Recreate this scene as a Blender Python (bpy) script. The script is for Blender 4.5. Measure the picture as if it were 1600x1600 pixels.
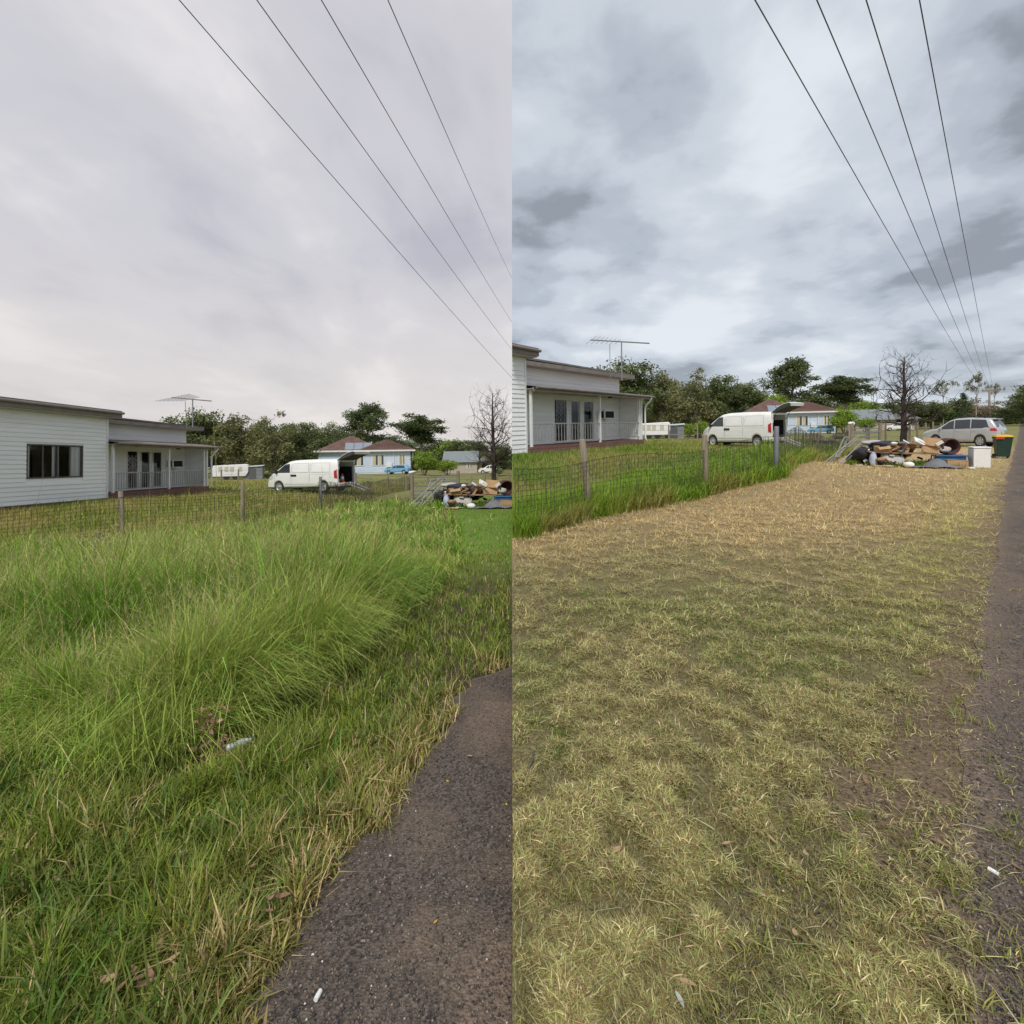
import bpy, bmesh, math, random
import numpy as np
from mathutils import Vector, Matrix
random.seed(7); rng = np.random.default_rng(11)
R = math.radians
for o in list(bpy.data.objects): bpy.data.objects.remove(o)
scn = bpy.context.scene
C = scn.collection
# ------------------------------------------------------------------ camera
CAMH = 1.6; F = 800.0; CY = 695.0
cam = bpy.data.cameras.new('camera'); camo = bpy.data.objects.new('camera', cam); C.objects.link(camo)
cam.sensor_width = 36; cam.lens = 36 * F / 1600; cam.shift_y = -(800 - CY) / 1600
cam.clip_start = .05; cam.clip_end = 3000
camo.location = (0, 0, CAMH); camo.rotation_euler = (R(90), 0, 0)
scn.camera = camo
# ------------------------------------------------------------------ sky
w = bpy.data.worlds.new('World'); scn.world = w; w.use_nodes = True
SUN_EL, SUN_AZ = R(50), R(-172)      # azimuth measured from +Y towards +X
def world_nodes():
    nt = w.node_tree; N = nt.nodes; L = nt.links
    for n in list(N): N.remove(n)
    out = N.new('ShaderNodeOutputWorld'); bg = N.new('ShaderNodeBackground'); bg.inputs[1].default_value = .063
    L.new(bg.outputs[0], out.inputs[0])
    sky = N.new('ShaderNodeTexSky'); sky.sky_type = 'NISHITA'; sky.sun_disc = False
    sky.sun_elevation = SUN_EL; sky.sun_rotation = SUN_AZ
    tc = N.new('ShaderNodeTexCoord'); sep = N.new('ShaderNodeSeparateXYZ'); L.new(tc.outputs['Generated'], sep.inputs[0])
    def math_(op, a, b=None, c=None, clamp=False):
        m = N.new('ShaderNodeMath'); m.operation = op; m.use_clamp = clamp
        for i, v in enumerate((a, b, c)):
            if v is None: continue
            if isinstance(v, (int, float)): m.inputs[i].default_value = v
            else: L.new(v, m.inputs[i])
        return m.outputs[0]
    def mixc(f, a, b):
        m = N.new('ShaderNodeMix'); m.data_type = 'RGBA'
        if isinstance(f, (int, float)): m.inputs[0].default_value = f
        else: L.new(f, m.inputs[0])
        for s, v in ((6, a), (7, b)):
            if isinstance(v, tuple): m.inputs[s].default_value = (*v, 1)
            else: L.new(v, m.inputs[s])
        return m.outputs[2]
    def ramp(v, stops):
        r = N.new('ShaderNodeValToRGB'); L.new(v, r.inputs[0]); r.color_ramp.interpolation = 'EASE'
        e = r.color_ramp.elements
        while len(e) < len(stops): e.new(.5)
        for k, (p, c) in enumerate(stops): e[k].position = p; e[k].color = (*c, 1) if isinstance(c, tuple) else (c, c, c, 1)
        return r.outputs[0]
    z = math_('MAXIMUM', sep.outputs[2], 0.0)
    zz = math_('ADD', z, .2)
    cx = math_('DIVIDE', sep.outputs[0], zz); cy = math_('DIVIDE', sep.outputs[1], zz)
    cv = N.new('ShaderNodeCombineXYZ'); L.new(cx, cv.inputs[0]); L.new(cy, cv.inputs[1])
    def noise(scale, det, rough, off, dist=0., sx=1., sy=1.):
        mp = N.new('ShaderNodeMapping'); mp.inputs['Location'].default_value = off; mp.inputs['Scale'].default_value = (sx, sy, 1)
        L.new(cv.outputs[0], mp.inputs[0])
        n = N.new('ShaderNodeTexNoise'); n.inputs['Scale'].default_value = scale; n.inputs['Detail'].default_value = det
        n.inputs['Roughness'].default_value = rough; n.inputs['Distortion'].default_value = dist; L.new(mp.outputs[0], n.inputs[0]); return n.outputs[0]
    # calm pale evening-like overcast on one side
    a1 = noise(.55, 5, .5, (3.1, 7.7, 0), .4, 1.3, .6)
    a2 = noise(2.2, 7, .55, (1.2, .4, 0), .3, 1., .7)
    am = math_('ADD', math_('MULTIPLY', a1, .68), math_('MULTIPLY', a2, .32))
    ca = ramp(am, [(.37, (4.5, 4.5, 5.05)), (.47, (5.75, 5.65, 6.05)), (.58, (7.5, 7.3, 7.35))])
    warm = ramp(z, [(.0, 1.), (.10, .8), (.38, .0)])
    ca = mixc(math_('MULTIPLY', warm, .62), ca, (7.2, 6.6, 6.15))
    # lumpy blue-grey stratocumulus on the other
    b1 = noise(1.35, 7, .48, (8.0, 2.55, 0), .15)
    b2 = noise(3.4, 8, .52, (2.2, 5.1, 0), .15)
    dn = N.new('ShaderNodeTexNoise'); dn.inputs['Scale'].default_value = 2.4; dn.inputs['Detail'].default_value = 6; L.new(cv.outputs[0], dn.inputs[0])
    dm = N.new('ShaderNodeVectorMath'); dm.operation = 'MULTIPLY_ADD'; L.new(dn.outputs['Color'], dm.inputs[0]); dm.inputs[1].default_value = (.55, .55, 0); L.new(cv.outputs[0], dm.inputs[2])
    vo = N.new('ShaderNodeTexVoronoi'); vo.feature = 'SMOOTH_F1'; vo.inputs['Scale'].default_value = 1.9; vo.inputs['Smoothness'].default_value = .55; L.new(dm.outputs[0], vo.inputs[0])
    bm = math_('ADD', math_('ADD', math_('MULTIPLY', b1, .50), math_('MULTIPLY', b2, .42)), math_('MULTIPLY', vo.outputs['Distance'], .22))
    bm = math_('SUBTRACT', bm, .072)
    cb = ramp(bm, [(.37, (2.7, 3.0, 3.4)), (.445, (4.3, 4.75, 5.35)), (.52, (5.5, 5.95, 6.55)), (.64, (7.1, 7.45, 7.9))])
    lowb = ramp(z, [(.0, 1.), (.05, .7), (.2, .0)])
    cb = mixc(math_('MULTIPLY', lowb, .25), cb, (6.3, 6.8, 7.2))
    side = math_('GREATER_THAN', sep.outputs[0], 0.0)
    cl = mixc(side, ca, cb)
    fin = mixc(.93, sky.outputs[0], cl)
    L.new(fin, bg.inputs[0])
world_nodes()
# ------------------------------------------------------------------ sun behind cloud
sl = bpy.data.lights.new('sun', 'SUN'); sl.energy = 1.5; sl.angle = R(12); sl.color = (1, .965, .91)
so = bpy.data.objects.new('sun', sl); C.objects.link(so)
sd = Vector((math.sin(SUN_AZ) * math.cos(SUN_EL), math.cos(SUN_AZ) * math.cos(SUN_EL), math.sin(SUN_EL)))
so.rotation_euler = sd.to_track_quat('Z', 'Y').to_euler(); so.location = sd * 60
vs = scn.view_settings; vs.view_transform = 'Standard'; vs.look = 'None'; vs.exposure = 0.86; vs.gamma = 1; vs.use_curve_mapping = False

# ------------------------------------------------------------------ the two plots of land, each with its own slope
def frame(a, c):
    ez = Vector((a, c, 1)).normalized(); ex = (Vector((1, 0, 0)) - ez * ez.x).normalized(); ey = ez.cross(ex)
    O = Vector((0, 0, CAMH)) - ez * CAMH
    return Matrix(((ex.x, ey.x, ez.x, O.x), (ex.y, ey.y, ez.y, O.y), (ex.z, ey.z, ez.z, O.z), (0, 0, 0, 1)))
PL = {'L': frame(-.02, .03375), 'R': frame(-.02, -.03375)}
PI_ = {k: m.inverted() for k, m in PL.items()}
def ss(x, a, b):
    t = np.clip((np.asarray(x, float) - a) / (b - a), 0, 1); return t * t * (3 - 2 * t)
def hash2(ix, iy, s):
    v = np.sin(ix * 127.1 + iy * 311.7 + s * 74.7) * 43758.5453; return v - np.floor(v)
def vnoise(x, y, sc=1., seed=0, oct=3):
    x = np.asarray(x, float) * sc; y = np.asarray(y, float) * sc; tot = 0; amp = 1; n = 0
    for o in range(oct):
        ix = np.floor(x); iy = np.floor(y); fx = x - ix; fy = y - iy; fx = fx*fx*(3-2*fx); fy = fy*fy*(3-2*fy)
        a = hash2(ix, iy, seed+o); b = hash2(ix+1, iy, seed+o); c = hash2(ix, iy+1, seed+o); d = hash2(ix+1, iy+1, seed+o)
        tot = tot + amp * (a*(1-fx)*(1-fy) + b*fx*(1-fy) + c*(1-fx)*fy + d*fx*fy); n += amp; amp *= .5; x = x*2.03+11.3; y = y*2.03+5.7
    return tot / n
FENCE_PX = {'L': [(-220, 905), (0, 872), (192, 846), (379, 824), (501, 799), (580, 778), (640, 765)],
            'R': [(800, 842), (922, 808), (1103, 771), (1212, 745), (1276, 722), (1326, 706)]}
def rise(side, x, y):
    """height of the yard above the verge plane (the house stands on a slight rise)"""
    if side == 'L':
        return .34 * ss(y, 12, 19) * ss(-x, 8.5, 13.5) + .02 * (vnoise(x, y, .35, 5) - .5) * ss(y, 4, 9) - .27 * ss(y, 19, 28) * (1 - ss(y, 40, 55)) * ss(x, -17, -14)
    return .62 * ss(y, 10, 16.5) * (1 - ss(x, 6, 13)) + .22 * ss(y, 20, 28) * (1 - ss(x, 15, 19)) * ss(x, 6, 13) + .02 * (vnoise(x, y, .35, 9) - .5) * ss(y, 4, 9)
def gp(side, px, py):
    """ground point (local coordinates of that plot) seen at a photograph pixel"""
    M = PI_[side]; o = M @ Vector((0, 0, CAMH)); d = M.to_3x3() @ Vector(((px - 800) / F, 1, (CY - py) / F))
    t = -o.z / d.z
    for _ in range(30):
        p = o + d * t; g = float(rise(side, p.x, p.y)); t = t * .5 + .5 * (g - o.z) / d.z
    p = o + d * t
    return Vector((p.x, p.y, float(rise(side, p.x, p.y))))
def at(side, px, py, Y):
    """local point at a given depth along a pixel's ray"""
    return PI_[side] @ Vector(((px - 800) / F * Y, Y, CAMH + (CY - py) / F * Y))
def gz(side, x, y): return float(rise(side, x, y))
def gd(side, px, Y):
    """ground point straight below the ray at column px, depth Y"""
    p = at(side, px, 700, Y); return Vector((p.x, p.y, gz(side, p.x, p.y)))
# ------------------------------------------------------------------ materials
MATS = {}
def mat(name, col, rough=.7, var=.12, scale=6., col2=None, bump=0., bscale=None, spec=.3, metal=0., coat=0., stretch=(1, 1, 1), detail=5):
    if name in MATS: return MATS[name]
    m = bpy.data.materials.new(name); m.use_nodes = True; nt = m.node_tree; N = nt.nodes; L = nt.links
    b = N['Principled BSDF']; b.inputs['Roughness'].default_value = rough; b.inputs['Specular IOR Level'].default_value = spec
    b.inputs['Metallic'].default_value = metal; b.inputs['Coat Weight'].default_value = coat
    tc = N.new('ShaderNodeTexCoord'); mp = N.new('ShaderNodeMapping'); mp.inputs['Scale'].default_value = stretch; L.new(tc.outputs['Object'], mp.inputs[0])
    n = N.new('ShaderNodeTexNoise'); n.inputs['Scale'].default_value = scale; n.inputs['Detail'].default_value = detail; L.new(mp.outputs[0], n.inputs[0])
    r = N.new('ShaderNodeValToRGB'); e = r.color_ramp.elements; e[0].position = .3; e[1].position = .7
    c2 = col2 if col2 else tuple(min(1, c * (1 + var)) for c in col); c1 = col if col2 else tuple(c * (1 - var) for c in col)
    e[0].color = (*c1, 1); e[1].color = (*c2, 1); L.new(n.outputs[0], r.inputs[0]); L.new(r.outputs[0], b.inputs['Base Color'])
    if bump:
        n2 = N.new('ShaderNodeTexNoise'); n2.inputs['Scale'].default_value = bscale or scale * 4; n2.inputs['Detail'].default_value = 6; L.new(mp.outputs[0], n2.inputs[0])
        bp = N.new('ShaderNodeBump'); bp.inputs['Strength'].default_value = bump; bp.inputs['Distance'].default_value = .02; L.new(n2.outputs[0], bp.inputs['Height']); L.new(bp.outputs[0], b.inputs['Normal'])
    MATS[name] = m; return m
def glass(name, tint=(.75, .8, .8), see=.55):
    if name in MATS: return MATS[name]
    m = bpy.data.materials.new(name); m.use_nodes = True; nt = m.node_tree; N = nt.nodes; L = nt.links
    for n in list(N): N.remove(n)
    o = N.new('ShaderNodeOutputMaterial'); mx = N.new('ShaderNodeMixShader'); t = N.new('ShaderNodeBsdfTransparent'); g = N.new('ShaderNodeBsdfGlossy')
    f = N.new('ShaderNodeFresnel'); f.inputs[0].default_value = 1.5; t.inputs[0].default_value = (*[c * see for c in tint], 1); g.inputs['Roughness'].default_value = .03
    L.new(f.outputs[0], mx.inputs[0]); L.new(t.outputs[0], mx.inputs[1]); L.new(g.outputs[0], mx.inputs[2]); L.new(mx.outputs[0], o.inputs[0])
    MATS[name] = m; return m
def leafmat(name, rough=.55, trans=.3, tintvar=.25, attr=True, col=(.06, .1, .03)):
    """blade and leaf material: its own colour is stored per blade / leaf in the attribute 'tint'"""
    if name in MATS: return MATS[name]
    m = bpy.data.materials.new(name); m.use_nodes = True; nt = m.node_tree; N = nt.nodes; L = nt.links
    b = N['Principled BSDF']; b.inputs['Roughness'].default_value = rough; b.inputs['Specular IOR Level'].default_value = .25
    at_ = N.new('ShaderNodeAttribute'); at_.attribute_name = 'tint'
    tr = N.new('ShaderNodeBsdfTranslucent'); mx = N.new('ShaderNodeMixShader'); mx.inputs[0].default_value = trans
    L.new(at_.outputs['Color'], b.inputs['Base Color']); L.new(at_.outputs['Color'], tr.inputs[0])
    o = N['Material Output']; L.new(b.outputs[0], mx.inputs[1]); L.new(tr.outputs[0], mx.inputs[2]); L.new(mx.outputs[0], o.inputs[0])
    MATS[name] = m; return m
def tintmat(name, rough=.9, bump=.8, bscale=60, nvar=.5, nscale=42):
    """ground material: soil colour in 'tint', procedural grain on top"""
    if name in MATS: return MATS[name]
    m = bpy.data.materials.new(name); m.use_nodes = True; nt = m.node_tree; N = nt.nodes; L = nt.links
    b = N['Principled BSDF']; b.inputs['Roughness'].default_value = rough; b.inputs['Specular IOR Level'].default_value = .15
    a = N.new('ShaderNodeAttribute'); a.attribute_name = 'tint'; tc = N.new('ShaderNodeTexCoord')
    n = N.new('ShaderNodeTexNoise'); n.inputs['Scale'].default_value = nscale; n.inputs['Detail'].default_value = 9; n.inputs['Roughness'].default_value = .65; L.new(tc.outputs['Object'], n.inputs[0])
    mr = N.new('ShaderNodeMapRange'); mr.inputs[1].default_value = .3; mr.inputs[2].default_value = .7; mr.inputs[3].default_value = 1 - nvar; mr.inputs[4].default_value = 1 + nvar; L.new(n.outputs[0], mr.inputs[0])
    vm = N.new('ShaderNodeVectorMath'); vm.operation = 'SCALE'; L.new(a.outputs['Color'], vm.inputs[0]); L.new(mr.outputs[0], vm.inputs['Scale']); L.new(vm.outputs[0], b.inputs['Base Color'])
    n2 = N.new('ShaderNodeTexNoise'); n2.inputs['Scale'].default_value = bscale; n2.inputs['Detail'].default_value = 8; L.new(tc.outputs['Object'], n2.inputs[0])
    bp = N.new('ShaderNodeBump'); bp.inputs['Strength'].default_value = bump; bp.inputs['Distance'].default_value = .03; L.new(n2.outputs[0], bp.inputs['Height']); L.new(bp.outputs[0], b.inputs['Normal'])
    MATS[name] = m; return m
# ------------------------------------------------------------------ mesh helpers
class MB:
    def __init__(s): s.v = []; s.f = []
    def add(s, vs, fs):
        k = len(s.v); s.v += [tuple(v) for v in vs]; s.f += [tuple(i + k for i in f) for f in fs]; return s
    def box(s, x0, x1, y0, y1, z0, z1, M=None):
        vs = [Vector(p) for p in ((x0,y0,z0),(x1,y0,z0),(x1,y1,z0),(x0,y1,z0),(x0,y0,z1),(x1,y0,z1),(x1,y1,z1),(x0,y1,z1))]
        if M is not None: vs = [M @ v for v in vs]
        return s.add(vs, [(3,2,1,0),(4,5,6,7),(0,1,5,4),(1,2,6,5),(2,3,7,6),(3,0,4,7)])
    def cbox(s, c, size, M=None):
        c = Vector(c); a, b, d = (q / 2 for q in size)
        T = Matrix.Translation(c) @ (M.to_4x4() if M is not None else Matrix())
        return s.box(-a, a, -b, b, -d, d, T)
    def tube(s, pts, rad, n=6, cap=True):
        pts = [Vector(p) for p in pts]; rad = [rad] * len(pts) if isinstance(rad, (int, float)) else rad
        rings = []; up = None
        for i, p in enumerate(pts):
            d = (pts[min(i+1, len(pts)-1)] - pts[max(i-1, 0)]).normalized()
            if up is None: up = d.orthogonal().normalized()
            up = (up - d * up.dot(d)); up = up.normalized() if up.length > 1e-5 else d.orthogonal().normalized()
            b = d.cross(up); rings.append([p + (up * math.cos(2*math.pi*k/n) + b * math.sin(2*math.pi*k/n)) * rad[i] for k in range(n)])
        vs = [v for r in rings for v in r]; fs = []
        for i in range(len(pts)-1):
            for k in range(n): fs.append((i*n+k, i*n+(k+1)%n, (i+1)*n+(k+1)%n, (i+1)*n+k))
        if cap: fs.append(tuple(range(n-1, -1, -1))); fs.append(tuple((len(pts)-1)*n+k for k in range(n)))
        return s.add(vs, fs)
    def bar(s, p0, p1, w_, h_=None):
        p0 = Vector(p0); p1 = Vector(p1); h_ = h_ or w_; d = (p1-p0).normalized()
        u = d.cross(Vector((0,0,1))); u = u.normalized() if u.length > 1e-3 else Vector((1,0,0)); v = u.cross(d)
        q = [a*u*w_/2 + b*v*h_/2 for a, b in ((-1,-1),(1,-1),(1,1),(-1,1))]
        return s.add([p0+k for k in q] + [p1+k for k in q], [(0,1,2,3),(7,6,5,4),(0,4,5,1),(1,5,6,2),(2,6,7,3),(3,7,4,0)])
    def lathe(s, prof, n=16, M=None, axis='z'):
        vs = []; fs = []
        for r_, z in prof:
            for k in range(n):
                a = 2*math.pi*k/n; p = (r_*math.cos(a), r_*math.sin(a), z) if axis == 'z' else (r_*math.cos(a), z, r_*math.sin(a))
                vs.append(M @ Vector(p) if M is not None else p)
        for i in range(len(prof)-1):
            for k in range(n): fs.append((i*n+k, i*n+(k+1)%n, (i+1)*n+(k+1)%n, (i+1)*n+k))
        return s.add(vs, fs)
    def prism(s, poly, z0, z1, M=None):
        n = len(poly); vs = [Vector((x, y, z0)) for x, y in poly] + [Vector((x, y, z1)) for x, y in poly]
        if M is not None: vs = [M @ v for v in vs]
        return s.add(vs, [tuple(range(n-1,-1,-1)), tuple(range(n, 2*n))] + [(k, (k+1)%n, n+(k+1)%n, n+k) for k in range(n)])
    def build(s, name, m, parent=None, smooth=False, M=None, bevel=0., fixn=True):
        me = bpy.data.meshes.new(name); me.from_pydata(s.v, [], s.f)
        if fixn:
            bm = bmesh.new(); bm.from_mesh(me); bmesh.ops.recalc_face_normals(bm, faces=bm.faces); bm.to_mesh(me); bm.free()
        me.materials.append(m)
        if smooth: me.polygons.foreach_set('use_smooth', [True] * len(me.polygons))
        o = bpy.data.objects.new(name, me); C.objects.link(o)
        if parent is not None: o.parent = parent
        if M is not None: o.matrix_local = M
        if bevel:
            b = o.modifiers.new('bevel', 'BEVEL'); b.width = bevel; b.segments = 2; b.limit_method = 'ANGLE'
        return o
def tag(o, label=None, cat=None, group=None, kind=None):
    if label: o['label'] = label
    if cat: o['category'] = cat
    if group: o['group'] = group
    if kind: o['kind'] = kind
    return o
def mloc(side, p, rz=0., sc=1., tilt=None):
    M = PL[side] @ Matrix.Translation(Vector(p)) @ Matrix.Rotation(rz, 4, 'Z')
    if tilt is not None: M = M @ tilt
    return M @ Matrix.Scale(sc, 4)
def thing(name, label, cat, M, group=None):
    o = bpy.data.objects.new(name, None); C.objects.link(o); o.empty_display_size = .2; o.matrix_world = M
    return tag(o, label, cat, group)
def solid(mb, name, m, M, label, cat, group=None, smooth=False, bevel=0.):
    o = mb.build(name, m, None, smooth, None, bevel); o.matrix_world = M; return tag(o, label, cat, group)
def part(root, name, m, fn, smooth=False, label=None, kind=None, bevel=0.):
    b = MB(); fn(b); o = b.build(name, m, root, smooth, None, bevel); return tag(o, label, None, None, kind)
def kids(o): return [c for c in bpy.data.objects if c.parent == o]
def copy_tree(o, M=None, label=None, parent=None):
    c = o.copy(); C.objects.link(c); c.parent = parent
    if parent is None and M is not None: c.matrix_world = M
    if label: c['label'] = label
    for k in kids(o):
        q = copy_tree(k, None, None, c)
        q.matrix_local = k.matrix_local.copy()
    return c
def inpoly(x, y, poly):
    x = np.asarray(x); y = np.asarray(y); r = np.zeros(x.shape, bool); n = len(poly)
    for i in range(n):
        x1, y1 = poly[i]; x2, y2 = poly[(i+1) % n]
        if y1 == y2: continue
        c = ((y1 > y) != (y2 > y)) & (x < (x2-x1)*(y-y1)/(y2-y1)+x1); r ^= c
    return r
def gpoly(side, pts): return [tuple(gp(side, *p)[:2]) for p in pts]
def polydist(x, y, line):
    """distance to an open polyline"""
    d = np.full(np.shape(x), 1e9)
    for (x1, y1), (x2, y2) in zip(line[:-1], line[1:]):
        dx, dy = x2-x1, y2-y1; t = np.clip(((x-x1)*dx+(y-y1)*dy)/(dx*dx+dy*dy), 0, 1)
        d = np.minimum(d, np.hypot(x-x1-t*dx, y-y1-t*dy))
    return d
def raw_mesh(name, V, Fidx, sizes, m, tint=None, smooth=False):
    """numpy mesh: V (n,3); Fidx flat loop indices; sizes per face"""
    me = bpy.data.meshes.new(name); me.vertices.add(len(V)); me.vertices.foreach_set('co', np.ascontiguousarray(V, np.float32).ravel())
    me.loops.add(len(Fidx)); me.loops.foreach_set('vertex_index', np.ascontiguousarray(Fidx, np.int32))
    me.polygons.add(len(sizes)); st = np.concatenate(([0], np.cumsum(sizes)[:-1])).astype(np.int32)
    me.polygons.foreach_set('loop_start', st); me.update(calc_edges=True)
    if smooth: me.polygons.foreach_set('use_smooth', [True] * len(sizes))
    if tint is not None:
        a = me.attributes.new('tint', 'FLOAT_COLOR', 'POINT'); a.data.foreach_set('color', np.ascontiguousarray(np.c_[tint, np.ones(len(tint))], np.float32).ravel())
    me.materials.append(m); return me
def link(name, me, M=None, parent=None):
    o = bpy.data.objects.new(name, me); C.objects.link(o)
    if parent: o.parent = parent
    if M is not None: o.matrix_world = M
    return o
def lerp(a, b, t): t = np.asarray(t)[..., None]; return np.asarray(a) * (1 - t) + np.asarray(b) * t
# ================================================================== GROUND
def npM(M): return np.array(M)
def toworld(side, P):
    m = npM(PL[side]); return P @ m[:3, :3].T + m[:3, 3]
def divide_x(side, y, z=0.):
    m = npM(PL[side]); return -(m[0, 1] * y + m[0, 2] * z + m[0, 3]) / m[0, 0]
FL = {s: gpoly(s, FENCE_PX[s]) for s in 'LR'}
def beyond_fence(side, x, y):
    """signed: >0 on the yard side of the fence"""
    line = FL[side]; d = polydist(x, y, line)
    if side == 'L': poly = line + [(line[-1][0] + 4, 120), (-300, 120), (-300, line[0][1])]
    else: poly = line + [(line[-1][0] + 30, line[-1][1] + 60), (-60, 120), (-60, line[0][1])]
    return np.where(inpoly(x, y, poly), d, -d)
# verge zones measured on the photograph's ground plane
TALL = gpoly('L', [(-220, 905), (0, 872), (192, 846), (379, 824), (501, 799), (580, 778), (640, 768), (690, 782), (712, 815), (722, 880), (670, 930), (600, 985), (545, 1040), (470, 1085), (400, 1130), (335, 1165), (250, 1205), (150, 1225), (60, 1185), (0, 1150), (-220, 1120)])
ROADL_EDGE = gpoly('L', [(180, 1900), (345, 1640), (420, 1545), (500, 1390), (560, 1335), (612, 1250), (640, 1205), (668, 1165), (712, 1100), (750, 1062), (800, 1038)])
ROADR_EDGE = gpoly('R', [(1600, 1900), (1556, 1620), (1520, 1480), (1522, 1300), (1512, 1180), (1530, 1040), (1550, 900), (1563, 810), (1573, 752), (1583, 712), (1588, 692), (1591, 676)])
def edge_x(edge, y):
    ys = np.array([p[1] for p in edge]); xs = np.array([p[0] for p in edge]); k = np.argsort(ys); return np.interp(y, ys[k], xs[k])
def road_side(side, x, y):
    """>0: on the road (metres in from its edge)"""
    if side == 'L':
        e = edge_x(ROADL_EDGE, y) + .26 * (vnoise(y*0+3.3, y, 6., 2) - .5) ; d = x - e
        return np.where(y > ROADL_EDGE[-1][1], -9., d)
    return x - edge_x(ROADR_EDGE, y)
DIRT = gpoly('R', [(1350, 1110), (1440, 1060), (1520, 960), (1550, 1150), (1570, 1450), (1470, 1460), (1380, 1450), (1290, 1370), (1235, 1250), (1290, 1150)])
def dirtness(x, y):
    """bare trodden soil on the mown verge: 0..1"""
    d = polydist(x, y, DIRT + DIRT[:1]); s = np.where(inpoly(x, y, DIRT), d, -d)
    e = -road_side('R', x, y)
    a = ss(s + .5 * (vnoise(x, y, 3.6, 4) - .5), -.08, .14)
    b = ss(.55 - e + .7 * (vnoise(x, y, 2.2, 14) - .5), 0, .5) * .8
    return np.clip(np.maximum(a, b), 0, 1)
def soil(side, x, y):
    n1 = vnoise(x, y, .8, 21)[..., None]; n2 = vnoise(x, y, 3.5, 31)[..., None]; bf = beyond_fence(side, x, y)
    if side == 'L':
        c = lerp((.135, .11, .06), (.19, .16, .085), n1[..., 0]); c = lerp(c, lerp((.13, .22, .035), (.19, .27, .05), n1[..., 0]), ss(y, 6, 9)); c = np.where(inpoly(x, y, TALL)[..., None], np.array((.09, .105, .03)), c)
        yard = lerp((.25, .26, .075), (.36, .315, .125), vnoise(x, y, .5, 41)); c = np.where((bf > 0)[..., None], yard, c)
    else:
        straw = ss(y + 2.5 * (vnoise(x, y, .6, 51) - .5), 4.2, 9.5)
        c = lerp((.25, .215, .105), (.50, .375, .195), straw)
        c = lerp(c, (.25, .18, .12), dirtness(x, y) * .95)
        yard = lerp((.19, .25, .06), (.31, .295, .11), vnoise(x, y, .45, 41)); c = np.where((bf > 0)[..., None], yard, c)
    c = lerp(c, lerp((.19, .20, .07), (.27, .25, .10), vnoise(x, y, .3, 43)), ss(y, 26, 32))
    gap_shade = ((1 - ss(y, 5, 9))*.5 if side == 'L' else (1 - ss(y, 9, 22))*.24)[..., None]; c = c * (1 - gap_shade) * .85  # nearer soil darkened so gaps between blades look shadowed
    return c * (.85 + .3 * n2)
def ground_sheet(side):
    ys = np.concatenate([np.arange(-8, 0, .5), np.arange(0, 14, .14), np.arange(14, 30, .5), np.geomspace(30, 900, 40)])
    s = np.concatenate([np.arange(0, 12, .16), np.arange(12, 30, .6), np.geomspace(30, 900, 30)])
    Y, S = np.meshgrid(ys, s, indexing='ij'); sg = -1 if side == 'L' else 1
    X = divide_x(side, Y) + sg * S; Z = rise(side, X, Y)
    X = np.where(S == 0, divide_x(side, Y, Z), X)
    P = toworld(side, np.stack([X, Y, Z], -1).reshape(-1, 3)); n, m_ = Y.shape
    i, j = np.meshgrid(np.arange(n-1), np.arange(m_-1), indexing='ij'); a = i*m_+j
    q = np.stack([a, a+1, a+m_+1, a+m_] if side == 'R' else [a, a+m_, a+m_+1, a+1], -1).reshape(-1, 4)
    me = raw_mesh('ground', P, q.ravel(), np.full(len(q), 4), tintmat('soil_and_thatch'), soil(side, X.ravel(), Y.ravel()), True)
    return P.reshape(n, m_, 3)[:, 0]
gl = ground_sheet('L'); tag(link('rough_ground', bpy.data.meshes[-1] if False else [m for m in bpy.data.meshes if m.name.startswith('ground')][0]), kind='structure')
gr = ground_sheet('R'); tag(link('mown_ground', [m for m in bpy.data.meshes if m.name.startswith('ground')][1]), kind='structure')
def bank():
    n = len(gl); V = np.concatenate([gl, gr]); q = [(i, i+1, n+i+1, n+i) for i in range(n-1)]
    me = raw_mesh('earth_bank', V, np.array(q).ravel(), np.full(n-1, 4), tintmat('soil_and_thatch'), np.tile((.13, .11, .05), (2*n, 1)))
    tag(link('earth_bank', me), kind='structure')
bank()
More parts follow.
